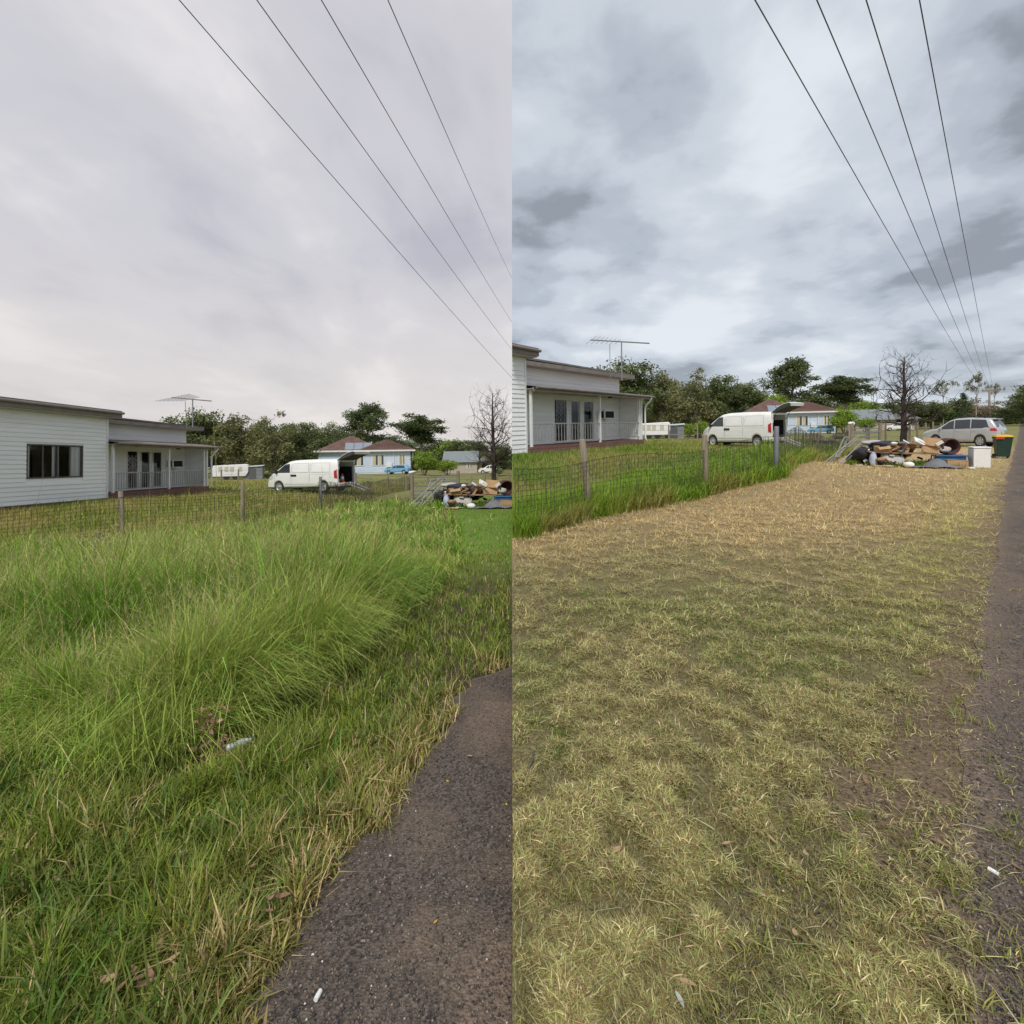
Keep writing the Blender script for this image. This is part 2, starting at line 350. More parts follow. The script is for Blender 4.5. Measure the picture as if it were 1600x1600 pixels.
# ------------------------------------------------------------------ roads
def road_mat():
    m = bpy.data.materials.new('worn_bitumen'); m.use_nodes = True; nt = m.node_tree; N = nt.nodes; L = nt.links; b = N['Principled BSDF']
    b.inputs['Roughness'].default_value = .85; b.inputs['Specular IOR Level'].default_value = .3
    tc = N.new('ShaderNodeTexCoord')
    v = N.new('ShaderNodeTexVoronoi'); v.inputs['Scale'].default_value = 95; L.new(tc.outputs['Object'], v.inputs[0])
    r = N.new('ShaderNodeValToRGB'); L.new(v.outputs['Color'], r.inputs[0]); e = r.color_ramp.elements
    e[0].position = .15; e[0].color = (.037, .030, .025, 1); e[1].position = .93; e[1].color = (.155, .126, .104, 1)
    x = e.new(.985); x.color = (.34, .32, .29, 1)
    n = N.new('ShaderNodeTexNoise'); n.inputs['Scale'].default_value = 1.15; n.inputs['Detail'].default_value = 7; n.inputs['Roughness'].default_value = .62; L.new(tc.outputs['Object'], n.inputs[0])
    mr = N.new('ShaderNodeMapRange'); mr.inputs[1].default_value = .45; mr.inputs[2].default_value = .58; L.new(n.outputs[0], mr.inputs[0])
    a = N.new('ShaderNodeAttribute'); a.attribute_name = 'tint'
    n3 = N.new('ShaderNodeTexNoise'); n3.inputs['Scale'].default_value = 60; n3.inputs['Detail'].default_value = 6; L.new(tc.outputs['Object'], n3.inputs[0])
    r3 = N.new('ShaderNodeValToRGB'); L.new(n3.outputs[0], r3.inputs[0]); r3.color_ramp.elements[0].position = .3; r3.color_ramp.elements[1].position = .7
    r3.color_ramp.elements[0].color = (.095, .07, .052, 1); r3.color_ramp.elements[1].color = (.215, .162, .12, 1)
    ml = N.new('ShaderNodeMath'); ml.operation = 'MULTIPLY'; sp = N.new('ShaderNodeSeparateColor'); L.new(a.outputs['Color'], sp.inputs[0]); L.new(mr.outputs[0], ml.inputs[0]); L.new(sp.outputs[0], ml.inputs[1]); mxx = N.new('ShaderNodeMath'); mxx.operation = 'MAXIMUM'; L.new(ml.outputs[0], mxx.inputs[0]); L.new(sp.outputs[1], mxx.inputs[1]); ml = mxx
    mx = N.new('ShaderNodeMix'); mx.data_type = 'RGBA'; L.new(ml.outputs[0], mx.inputs[0]); L.new(r.outputs[0], mx.inputs[6]); L.new(r3.outputs[0], mx.inputs[7]); L.new(mx.outputs[2], b.inputs['Base Color'])
    bp = N.new('ShaderNodeBump'); bp.inputs['Strength'].default_value = .9; bp.inputs['Distance'].default_value = .008; L.new(v.outputs['Distance'], bp.inputs['Height']); L.new(bp.outputs[0], b.inputs['Normal'])
    MATS['worn_bitumen'] = m; return m
road_mat()
def road(side):
    if side == 'L': ys = np.arange(-6, ROADL_EDGE[-1][1] - .01, .05)
    else: ys = np.concatenate([np.arange(-6, 14, .06), np.geomspace(14, 600, 80)])
    if side == 'L': x0 = edge_x(ROADL_EDGE, ys) + .26 * (vnoise(ys*0+3.3, ys, 6., 2) - .5); x1 = divide_x('L', ys, .006) - .001
    else:
        x0 = np.where(ys <= ROADR_EDGE[-1][1], edge_x(ROADR_EDGE, ys), ROADR_EDGE[-1][0] + (ys - ROADR_EDGE[-1][1]) * (ROADR_EDGE[-1][0]-ROADR_EDGE[-3][0])/(ROADR_EDGE[-1][1]-ROADR_EDGE[-3][1]))
        x0 = x0 + .3 * (vnoise(ys*0+1.3, ys, 2.2, 2) - .5); x1 = x0 + 6.5
    x0 = np.minimum(x0, x1 - .002); k = 26; t = np.linspace(0, 1, k)**1.8
    X = x0[:, None] * (1-t) + x1[:, None] * t; Y = np.repeat(ys[:, None], k, 1); Z = rise(side, X, Y) + .006
    P = toworld(side, np.stack([X, Y, Z], -1).reshape(-1, 3)); n = len(ys)
    i, j = np.meshgrid(np.arange(n-1), np.arange(k-1), indexing='ij'); a = i*k+j; q = np.stack([a, a+1, a+k+1, a+k], -1).reshape(-1, 4)
    tt = np.tile(np.clip((t*1.6 if side == 'L' else (.75 - t*.8)), 0, 1), (n, 1)).ravel()
    if side == 'L': tt = .35 + .65*tt
    ed = (X - x0[:, None]).ravel(); ef = np.clip(1 - ed/(.08 if side == 'L' else .3) + .9*(vnoise(X.ravel(), Y.ravel(), 4., 17) - .5), 0, 1)
    me = raw_mesh('road', P, q.ravel(), np.full(len(q), 4), MATS['worn_bitumen'], np.stack([tt, ef, tt], -1), True)
    tag(link('bitumen_driveway' if side == 'L' else 'bitumen_road', me), kind='structure')
road('L'); road('R')
# ------------------------------------------------------------------ blades
def blades(side, name, x, y, ln, wd, az, bend, col, nseg=2, mat_=None, label=None, tipcol=None, z0=None, facing=None, flat=1., alb=.72):
    n = len(x); z = rise(side, x, y) if z0 is None else z0
    def tone(c): m_ = c.mean(1, keepdims=True); return np.clip(m_ + (c - m_)*1.16, .004, 1)*alb
    col = tone(col); tipcol = tone(tipcol) if tipcol is not None else None
    dx, dy = np.cos(az), np.sin(az); fa = az + np.pi/2 + rng.normal(0, .7, n) if facing is None else facing
    wx, wy = np.cos(fa), np.sin(fa); Vs = []; prof = {1: [(0, 1), (1, 0)], 2: [(0, .8), (.55, 1), (1, 0)], 3: [(0, .8), (.38, 1), (.72, .75), (1, 0)]}[nseg]
    for s, wf in prof:
        h = ln * bend * s**1.8; v = flat * ln * s * np.sqrt(np.clip(1 - (bend * s**.8)**2 * .93, .02, 1))
        px = x + dx*h; py = y + dy*h; pz = z + v - .01
        if wf > 0:
            for sg in (-1, 1): Vs.append(np.stack([px + sg*wx*wd*wf/2, py + sg*wy*wd*wf/2, pz], -1))
        else: Vs.append(np.stack([px, py, pz], -1))
    k = len(Vs); V = np.stack(Vs, 1).reshape(-1, 3); base = (np.arange(n) * k)[:, None]
    faces = []; sizes = []
    for q in range(nseg-1): faces.append([2*q, 2*q+1, 2*q+3, 2*q+2]); sizes.append(4)
    faces.append([2*(nseg-1), 2*(nseg-1)+1, 2*nseg]); sizes.append(3)
    fl = np.concatenate([np.array(f) for f in faces]); Fi = (base + fl[None, :]).ravel(); sz = np.tile(sizes, n)
    P = toworld(side, V).reshape(n, k, 3); ok = (P[..., 0].max(1) < -.001) if side == 'L' else (P[..., 0].min(1) > .001)
    P = P[ok].reshape(-1, 3); col = col[ok]; tipcol = tipcol[ok] if tipcol is not None else None; n = int(ok.sum()); Fi = ((np.arange(n) * k)[:, None] + fl[None, :]).ravel(); sz = np.tile(sizes, n)
    T = np.repeat(col[:, None, :], k, 1)
    if tipcol is not None: T = T.copy(); T[:, -1] = tipcol; T[:, -2] = .6*T[:, -2] + .4*tipcol
    me = raw_mesh(name, P, Fi, sz, mat_ or leafmat('grass_blade', .5, .16), T.reshape(-1, 3))
    o = link(name, me); return tag(o, label, 'grass', None, 'stuff')
def sample(side, n, y0, y1, k=2., wide=1.12):
    u = rng.random(n)
    y = (y0**(1-k) + u * (y1**(1-k) - y0**(1-k)))**(1/(1-k)) if abs(k-1) > 1e-6 else y0 * (y1/y0)**u
    s = rng.random(n) * wide * y + (0 if side == 'R' else 0)
    x = divide_x(side, y) + (-s if side == 'L' else s); return x, y
def nrm(n, m, s, lo=None, hi=None):
    v = rng.normal(m, s, n); return np.clip(v, lo if lo is not None else -1e9, hi if hi is not None else 1e9)
def jit(c, s=.16):
    k = rng.normal(1, s, (len(c), 1)); h = rng.normal(1, .05, c.shape); return np.clip(c * np.clip(k, .45, 1.7) * h, .005, .9)
def px_size(y): return y / F * (1600/1024)
def grass_left():
    # --- tall unmown grass: arching tussocks plus loose blades between them
    xt, yt = sample('L', 26000, 2.2, 22, 1.75, 1.2); m = inpoly(xt, yt, TALL); xt, yt = xt[m][:9000], yt[m][:9000]; bt = 12; nt = len(xt)
    sp = np.repeat(.03 + .008*yt, bt); rid = np.repeat(rng.random(nt), bt); rh = np.repeat(rng.normal(1, .2, nt), bt); raz = np.repeat(rng.random(nt)*6.28, bt)
    xa = np.repeat(xt, bt) + rng.normal(0, 1, nt*bt)*sp; ya = np.repeat(yt, bt) + rng.normal(0, 1, nt*bt)*sp
    xb, yb = sample('L', 110000, 2.2, 22, 1.75, 1.2); m = inpoly(xb, yb, TALL); xb, yb = xb[m][:34000], yb[m][:34000]
    x = np.r_[xa, xb]; y = np.r_[ya, yb]; n = len(x); rid = np.r_[rid, rng.random(len(xb))]; rh = np.r_[rh, np.ones(len(xb))]; raz = np.r_[raz, rng.random(len(xb))*6.28]
    cl = vnoise(x, y, 1.1, 61); c2 = vnoise(x, y, 3.4, 62); edge = polydist(x, y, TALL[7:21])
    ln = (.30 + .42*ss(cl, .25, .75) + .18*(c2-.5)) * np.clip(rh, .55, 1.5) * nrm(n, 1, .22, .45, 1.6) * (.72 + .28*ss(edge, 0, .35)) * (1 - .58*ss(y, 6.5, 11.5))
    wind = 5.2 + 3.2*(vnoise(x, y, .7, 63) - .5); mixw = rng.random(n) < .38; dirn = np.where(mixw, wind + nrm(n, 0, .6), np.where(rng.random(n) < .5, raz + nrm(n, 0, .8), rng.random(n)*6.28))
    bend = np.clip(.45 + .45*vnoise(x, y, 1.9, 64) + rng.normal(0, .28, n), .05, .985)
    g = lerp((.12, .29, .03), (.36, .45, .125), np.clip(ss(vnoise(x, y, .9, 65), .25, .7)*.75 + .35*(rid - .3), 0, 1)); dry = rng.random(n) < .08 + .24*ss(vnoise(x, y, .6, 66), .5, .75)*ss(y, 4, 8)
    g = np.where(dry[:, None], np.array((.60, .50, .24)), g); g = jit(g, .26)
    wd = np.maximum(.0044 * nrm(n, 1, .3, .5, 1.9), .55*px_size(y))
    blades('L', 'tall_grass', x, y, ln, wd, dirn, bend, g, 3, label='waist-thick stand of long bright green unmown grass along the fence', alb=.95, tipcol=jit(.55*g + .45*np.array((.52, .52, .19)), .1))
    # seed stalks standing above it
    k = rng.choice(n, 5200, False); k = k[edge[k] > .15]; nn = len(k)
    blades('L', 'seed_stalks', x[k], y[k], ln[k]*nrm(nn, 1.3, .12, 1, 1.6), np.maximum(.0028, .45*px_size(y[k])), rng.random(nn)*6.28, nrm(nn, .4, .2, .05, .85), jit(np.tile((.46, .43, .19), (nn, 1))), 3, label='thin straw-coloured seed stalks rising out of the long grass')
    nn = len(k); sb = 7; sx = np.repeat(x[k], sb); sy = np.repeat(y[k], sb); hz = np.repeat(rise('L', x[k], y[k]) + ln[k]*1.02, sb) + rng.uniform(-.05, .03, nn*sb); sx = sx + rng.normal(0, .018, nn*sb); sy = sy + rng.normal(0, .018, nn*sb)
    blades('L', 'seed_heads', sx, sy, rng.uniform(.025, .06, nn*sb), np.maximum(.003, .4*px_size(sy)), rng.random(nn*sb)*6.28, rng.uniform(.3, .95, nn*sb), jit(np.tile((.50, .43, .24), (nn*sb, 1)), .25), 1, label='feathery tan seed heads among the tips of the long grass', z0=hz)
    # --- verge in front: mixed short grass
    x, y = sample('L', 300000, 1.15, 20, 1.9, 1.2); rd = road_side('L', x, y); bf = beyond_fence('L', x, y)
    m = (~inpoly(x, y, TALL)) & (bf < 0) & (rd < .03*rng.standard_normal(len(x))); x, y, rd = x[m][:125000], y[m][:125000], rd[m][:125000]; n = len(x)
    cl = vnoise(x, y, 2.2, 71); ed = ss(-rd, .0, .55)
    bare = vnoise(x, y, 5.5, 72); keep = rng.random(n) < (.2 + .8*ss(bare, .34, .52)); x, y, rd, cl, ed = x[keep], y[keep], rd[keep], cl[keep], ed[keep]; n = len(x)
    dT = polydist(x, y, TALL[7:21]); far = ss(y, 6, 11)
    ln = (.04 + .085*cl**1.4) * nrm(n, 1, .38, .35, 2.2) * (1 - .35*far)
    tuft = vnoise(x, y, 6.5, 73) > .62; ln = np.where(tuft, ln*1.7, ln)
    g = lerp((.11, .175, .03), (.235, .28, .065), vnoise(x, y, 1.7, 74)); olive = np.array((.26, .235, .085)); g = lerp(g, olive, np.clip((1-ed)*.6 + .25*ss(vnoise(x, y, 2.8, 75), .5, .75), 0, .9))
    g = np.where((far > .5)[:, None] & (y > 9.5)[:, None], lerp((.10, .26, .02), (.15, .30, .03), cl), g)
    dry = rng.random(n) < (.11 + .3*(1-ed)); g = np.where(dry[:, None], np.array((.50, .40, .22)), g); g = jit(g, .2)
    wd = np.maximum(.0052*nrm(n, 1, .35, .45, 2), .6*px_size(y))
    blades('L', 'verge_grass', x, y, ln, wd, rng.random(n)*6.28, nrm(n, .58, .25, .05, .97), g, 2, label='short mixed green and straw verge grass beside the driveway edge', alb=1.0)
    # broad-leaved longer tufts, near
    nt = 430; x0, y0 = sample('L', nt*4, 1.2, 7, 1.6, 1.15); m = (~inpoly(x0, y0, TALL)) & (road_side('L', x0, y0) < -.06); x0, y0 = x0[m][:nt], y0[m][:nt]; b = 14; n = len(x0)*b
    x = np.repeat(x0, b) + rng.normal(0, .022, n); y = np.repeat(y0, b) + rng.normal(0, .022, n); tc = np.repeat(rng.random(len(x0)), b)
    g = jit(lerp((.10, .185, .035), (.27, .28, .09), tc**1.5), .15)
    blades('L', 'grass_tufts', x, y, np.repeat(rng.uniform(.08, .2, len(x0)), b)*nrm(n, 1, .25, .4, 1.5), .0062*nrm(n, 1, .3, .5, 1.8), rng.random(n)*6.28, nrm(n, .6, .2, .1, .95), g, 3, label='fresh green grass tufts scattered over the verge')
    # --- yard behind the fence
    x, y = sample('L', 150000, 8.5, 46, 1.7, 1.2); bf = beyond_fence('L', x, y); m = (bf > .02); x, y = x[m][:75000], y[m][:75000]; n = len(x)
    g = jit(lerp((.24, .30, .06), (.46, .40, .16), ss(vnoise(x, y, .5, 41) + .3*(vnoise(x, y, 2.5, 42)-.5), .3, .72)), .2)
    ln = (.10 + .18*vnoise(x, y, .8, 81)) * nrm(n, 1, .3, .4, 1.8)
    blades('L', 'yard_grass', x, y, ln, np.maximum(.006, .7*px_size(y)), rng.random(n)*6.28, nrm(n, .5, .25, .05, .95), g, 1, label='rough yellow-green yard grass behind the netting fence before the white van')
def grass_right():
    # --- mown lawn: stubble and clippings
    x, y = sample('R', 760000, 1.15, 34, 1.8, 1.12); bf = beyond_fence('R', x, y); rd = road_side('R', x, y); dd = dirtness(x, y)
    th = ss(vnoise(x, y, 4.5, 91), .22, .55)
    m = (bf < -.12) & (rng.random(len(x)) < (.78 + .22*th)*(1 - .93*dd)) & ((rd < 0) | (rng.random(len(x)) < .04)) & (rd < 1.2); x, y, dd = x[m][:430000], y[m][:430000], dd[m][:430000]; n = len(x)
    straw = ss(y + 2.2*(vnoise(x, y, .6, 51) - .5) + .8*(vnoise(x, y, 2.1, 52) - .5) - 1.3*ss(np.abs(x - .52*y), 0, 2.5)*0, 3.4, 8.5)
    green = ss(vnoise(x, y, 1.2, 92) - .25*straw, .42, .68)
    c = lerp((.31, .30, .135), (.64, .49, .26), straw); c = lerp(c, (.17, .25, .06), green*.5*(1 - .75*straw))
    pale = rng.random(n) < .2; c = np.where(pale[:, None], np.array((.56, .49, .28)), c); br = rng.random(n) < .26; c = np.where(br[:, None], np.array((.20, .14, .075)), c)
    ee = -road_side('R', x, y); c = lerp(c, (.40, .40, .13), .55*ss(1.8 - ee + 1.2*(vnoise(x, y, 1.6, 99) - .5), 0, 1.2)*ss(y, 3, 6)); c = jit(c, .22); win = vnoise(x, y, 4.2, 93)
    ln = (.022 + .028*win) * nrm(n, 1, .45, .3, 2.6) * (1 + 2.2*ss(y, 2, 9))
    bend = np.where(rng.random(n) < .82, nrm(n, .95, .05, .6, .995), nrm(n, .6, .2, .1, .9)); lump = ss(vnoise(x, y, 8.5, 94, 2)*.75 + win*.25, .36, .66); z0 = rise('R', x, y) + .055*lump*rng.random(n)**.5; flat = np.where(bend > .85, .3, .75); c = c*(.78 + .4*lump)[:, None]  # shading of the lumps put into blade colour: hollows darker, tops lighter
    wd = np.maximum(.0026*nrm(n, 1, .35, .5, 2), .5*px_size(y))
    for nm_, q, sg_, lb in (('mown_lawn', y < 4.6, 2, 'freshly mown olive lawn with dry clippings in the near foreground'), ('mown_lawn', y >= 4.6, 1, 'freshly mown straw-coloured lawn stretching back to the rubbish heap')):
        blades('R', nm_, x[q], y[q], ln[q], wd[q], (rng.random(n)*6.28)[q], bend[q], c[q], sg_, label=lb, z0=z0[q], flat=flat[q], alb=1.02)
    # long pale clippings lying about
    x, y = sample('R', 800, 1.2, 9, 1.7, 1.1); m = (beyond_fence('R', x, y) < -.2) & (road_side('R', x, y) < .1); x, y = x[m], y[m]; n = len(x)
    blades('R', 'long_clippings', x, y, rng.uniform(.05, .14, n), .0028*nrm(n, 1, .3, .5, 1.8), rng.random(n)*6.28, nrm(n, .975, .02, .9, .997), jit(np.tile((.62, .55, .32), (n, 1)), .2), 3, label='long pale grass clippings lying loose on the mown lawn', z0=rise('R', x, y) + .03, flat=.1)
    # green and yellow tufts around the bare soil and along the road edge
    nt = 190; x0, y0 = sample('R', nt*6, 1.2, 16, 1.5, 1.1); e = -road_side('R', x0, y0); m = (e > -.25) & (e < 1.7) & (beyond_fence('R', x0, y0) < -.3); x0, y0 = x0[m][:nt], y0[m][:nt]; b = 22; n = len(x0)*b
    sp = np.repeat(rng.uniform(.012, .045, len(x0)), b); x = np.repeat(x0, b) + rng.normal(0, 1, n)*sp; y = np.repeat(y0, b) + rng.normal(0, 1, n)*sp; tc = np.repeat(rng.random(len(x0)), b)
    g = jit(lerp((.17, .22, .05), (.42, .38, .14), tc), .18)
    blades('R', 'edge_tufts', x, y, np.repeat(rng.uniform(.03, .075, len(x0)), b)*nrm(n, 1, .3, .4, 1.7), np.maximum(.0036, .5*px_size(y)), rng.random(n)*6.28, nrm(n, .78, .17, .15, .98), g, 2, label='small yellow-green tufts on the bare soil along the road edge')
    nt = 900; x0, y0 = sample('R', nt*3, 1.2, 8, 1.6, 1.1); m = (road_side('R', x0, y0) < -1.0) & (dirtness(x0, y0) < .2) & (beyond_fence('R', x0, y0) < -.3) & (vnoise(x0, y0, 1.2, 92) > .5); x0, y0 = x0[m][:nt], y0[m][:nt]; b = 12; n = len(x0)*b
    x = np.repeat(x0, b) + rng.normal(0, .03, n); y = np.repeat(y0, b) + rng.normal(0, .03, n)
    blades('R', 'green_regrowth', x, y, nrm(n, .042, .013, .015, .08), .0036*nrm(n, 1, .3, .5, 1.8), rng.random(n)*6.28, nrm(n, .7, .2, .15, .97), jit(np.tile((.17, .26, .06), (n, 1)), .22), 2, label='fresh green grass regrowth in patches of the mown lawn')
    # --- uncut strip under the fence
    x, y = sample('R', 330000, 7.2, 31, 1.3, .9); bf = beyond_fence('R', x, y); fr = .12 + .2*vnoise(x, y, 1.4, 95)
    m = (bf > -fr) & (bf < 1.5 + .9*vnoise(x, y, .6, 96)); x, y, bf = x[m][:52000], y[m][:52000], bf[m][:52000]; n = len(x)
    cl = vnoise(x, y, 1.4, 97); ln = (.22 + .34*cl) * nrm(n, 1, .25, .4, 1.6) * (1 - .45*ss(bf, .5, 1.8)); front = ss(-bf, -.05, .15)
    g = lerp((.15, .27, .035), (.28, .37, .07), cl); g = lerp(g, (.38, .29, .14), .6*front*ss(vnoise(x, y, 1.1, 98), .35, .65)); g = jit(g, .2)
    blades('R', 'fence_line_grass', x, y, ln, np.maximum(.006, .62*px_size(y)), rng.random(n)*6.28, nrm(n, .5, .22, .05, .95), g, 2, label='uncut bright green grass strip left under the netting fence', alb=.92)
    # --- yard
    x, y = sample('R', 200000, 8, 46, 1.6, .9); bf = beyond_fence('R', x, y); m = bf > .6; x, y = x[m][:70000], y[m][:70000]; n = len(x)
    g = jit(lerp((.20, .30, .055), (.40, .37, .14), ss(vnoise(x, y, .45, 41) + .3*(vnoise(x, y, 2.5, 42)-.5), .3, .72)), .2)
    blades('R', 'yard_grass', x, y, (.08 + .14*vnoise(x, y, .8, 81))*nrm(n, 1, .3, .4, 1.8), np.maximum(.006, .7*px_size(y)), rng.random(n)*6.28, nrm(n, .5, .25, .05, .95), g, 1, label='patchy green yard grass around the van behind the fence line')
grass_left(); grass_right()
# ------------------------------------------------------------------ gravel on the roads
def pebbles(side, name, n, y0, y1, keep, label, smin=.002, smax=.0075):
    x, y = sample(side, n*5, y0, y1, 1.8, 1.1); m = keep(x, y); x, y = x[m][:n], y[m][:n]; n = len(x)
    base = np.array([(1,0,0),(-1,0,0),(0,1,0),(0,-1,0),(0,0,.7),(0,0,-.5)], float); F8 = np.array([(0,2,4),(2,1,4),(1,3,4),(3,0,4),(2,0,5),(1,2,5),(3,1,5),(0,3,5)])
    s = smin + (smax - smin)*rng.random(n)**3; V = base[None]*s[:, None, None]*rng.uniform(.6, 1.3, (n, 6, 1)); a = rng.random(n)*6.28
    vx = V[..., 0]*np.cos(a)[:, None] - V[..., 1]*np.sin(a)[:, None]; vy = V[..., 0]*np.sin(a)[:, None] + V[..., 1]*np.cos(a)[:, None]
    P = np.stack([vx + x[:, None], vy + y[:, None], V[..., 2] + (rise(side, x, y) + .006)[:, None] + .25*s[:, None]], -1).reshape(-1, 3)
    u = rng.random(n)[:, None]; col = np.where(u < .5, (.06, .056, .055), np.where(u < .87, (.14, .115, .095), np.where(u < .992, (.22, .185, .15), (.45, .42, .37))))
    P = toworld(side, P); ok = P[:, 0] < -.002 if side == 'L' else P[:, 0] > .002; P[:, 0] = np.where(ok, P[:, 0], -.003 if side == 'L' else .003)
    me = raw_mesh(name, P, (np.arange(n)[:, None, None]*6 + F8[None]).ravel(), np.full(n*8, 3), leafmat('pebble', .8, 0.), np.repeat(jit(col, .25), 6, 0))
    tag(link(name, me), label, 'gravel', None, 'stuff')
pebbles('L', 'loose_gravel', 9000, 1.15, 5.5, lambda x, y: road_side('L', x, y) > .01, 'loose dark gravel chips spread over the bitumen driveway')
pebbles('R', 'loose_gravel', 15000, 1.15, 14, lambda x, y: (road_side('R', x, y) > -.9) & ((road_side('R', x, y) > 0) | (rng.random(len(x)) < .25)), 'dark grey gravel chips along the edge of the road')
# ================================================================== WEATHERBOARD HOUSE
M_BOARD = mat('white_weatherboard', (.80, .81, .82), .55, .07, 1.3, bump=.05, stretch=(1, .25, 3))
M_TRIM = mat('white_trim', (.72, .73, .72), .5, .08, 3)
M_ROOF = mat('grey_roof_sheet', (.16, .145, .135), .6, .2, 2, bump=.1)
M_FASCIA = mat('taupe_fascia', (.21, .18, .165), .6, .15, 3)
M_SOFFIT = mat('cream_soffit', (.42, .39, .33), .7, .1, 2)
M_DARK = mat('dark_interior', (.02, .02, .022), .9, .2, 3)  # near-black colour paints the gloom in rooms and hold; also plain dark fittings
M_ALU = mat('bronze_window_frame', (.085, .08, .075), .45, .15, 4)
M_CURTAIN = mat('pale_curtain', (.84, .86, .87), .85, .08, 2, stretch=(1, 6, .4))
M_GLASS = glass('window_glass', (1, 1, 1), .95); M_DGLASS = glass('dark_glass', (.5, .55, .55), .3)
M_IRON = mat('weathered_iron', (.30, .30, .29), .6, .2, 9)
def brickmat():
    m = bpy.data.materials.new('red_brick'); m.use_nodes = True; nt = m.node_tree; N = nt.nodes; L = nt.links; b = N['Principled BSDF']; b.inputs['Roughness'].default_value = .9
    tc = N.new('ShaderNodeTexCoord'); sp = N.new('ShaderNodeSeparateXYZ'); mp = N.new('ShaderNodeCombineXYZ'); L.new(tc.outputs['Object'], sp.inputs[0]); L.new(sp.outputs[1], mp.inputs[0]); L.new(sp.outputs[2], mp.inputs[1])
    t = N.new('ShaderNodeTexBrick'); t.inputs['Scale'].default_value = 4.3; t.inputs['Color1'].default_value = (.24, .085, .06, 1); t.inputs['Color2'].default_value = (.16, .07, .055, 1); t.inputs['Mortar'].default_value = (.26, .23, .2, 1)
    t.inputs['Brick Width'].default_value = 1.; t.inputs['Row Height'].default_value = .36; t.inputs['Mortar Size'].default_value = .04; L.new(mp.outputs[0], t.inputs[0])
    n = N.new('ShaderNodeTexNoise'); n.inputs['Scale'].default_value = 3; n.inputs['Detail'].default_value = 8; L.new(tc.outputs['Object'], n.inputs[0])
    mx = N.new('ShaderNodeMix'); mx.data_type = 'RGBA'; mx.blend_type = 'MULTIPLY'; mx.inputs[0].default_value = .5; L.new(t.outputs[0], mx.inputs[6]); L.new(n.outputs[0], mx.inputs[7]); L.new(mx.outputs[2], b.inputs['Base Color'])
    bp = N.new('ShaderNodeBump'); bp.inputs['Distance'].default_value = .01; bp.invert = True; L.new(t.outputs['Fac'], bp.inputs['Height']); L.new(bp.outputs[0], b.inputs['Normal'])
    return m
M_BRICK = brickmat()
def rects(a0, a1, z0, z1, holes):
    As = sorted({a0, a1, *[h[0] for h in holes], *[h[1] for h in holes]}); Zs = sorted({z0, z1, *[h[2] for h in holes], *[h[3] for h in holes]})
    As = [a for a in As if a0 <= a <= a1]; Zs = [z for z in Zs if z0 <= z <= z1]; out = []
    for p, q in zip(As[:-1], As[1:]):
        for r, s in zip(Zs[:-1], Zs[1:]):
            ca, cz = (p+q)/2, (r+s)/2
            if not any(h[0] < ca < h[1] and h[2] < cz < h[3] for h in holes): out.append((p, q, r, s))
    return out
def siding(b, fn, a0, a1, z0, z1, holes=(), pitch=.155):
    """lapped boards; fn(a, out, z) -> point"""
    k = 0; z = z0
    while z < z1 - .02:
        zt = min(z + pitch, z1); cuts = [(a0, a1)]
        for h in holes:
            if h[2] < zt - .01 and h[3] > z + .01:
                cuts = [c for s, e in cuts for c in ((s, min(e, h[0])), (max(s, h[1]), e)) if c[1] > c[0] + .005]
        for s, e in cuts:
            b.add([fn(s, .030, z), fn(e, .030, z), fn(e, .008, zt), fn(s, .008, zt), fn(s, .004, z), fn(e, .004, z)], [(0, 1, 2, 3), (5, 4, 0, 1)[::-1] if False else (4, 5, 1, 0), (4, 0, 3), (1, 5, 2)])
        z = zt
def window_part(root, name, y0, y1, z0, z1, x, mulls, fm, curtains=(), g=None, fw=.05):
    o = part(root, name, fm, lambda b: [b.box(x-.05, x+.02, y0, y1, z0, z0+fw), b.box(x-.05, x+.02, y0, y1, z1-fw, z1), b.box(x-.05, x+.018, y0, y0+fw, z0+fw, z1-fw), b.box(x-.05, x+.018, y1-fw, y1, z0+fw, z1-fw)] +
             [b.box(x-.045, x+.012, m_-fw/2, m_+fw/2, z0+fw, z1-fw) for m_ in mulls])
    es = [y0+fw] + list(mulls) + [y1-fw]
    for s, e in zip(es[:-1], es[1:]): MB().add([(x-.02, s, z0+fw), (x-.02, e, z0+fw), (x-.02, e, z1-fw), (x-.02, s, z1-fw)], [(0, 1, 2, 3)]).build('pane', g or M_GLASS, o, fixn=False)
    for s, e in curtains:
        def cur(b):
            n = max(8, int((e-s)*40)); vs = []
            for k in range(n+1):
                a = s + (e-s)*k/n; xo = x - .085 + .02*math.sin(k*1.9 + s*7) ; vs += [(xo, a, z0+.02), (xo, a, z1-.03)]
            b.add(vs, [(2*k, 2*k+2, 2*k+3, 2*k+1) for k in range(n)])
        part(o, 'curtain', M_CURTAIN, cur, True)
    return o
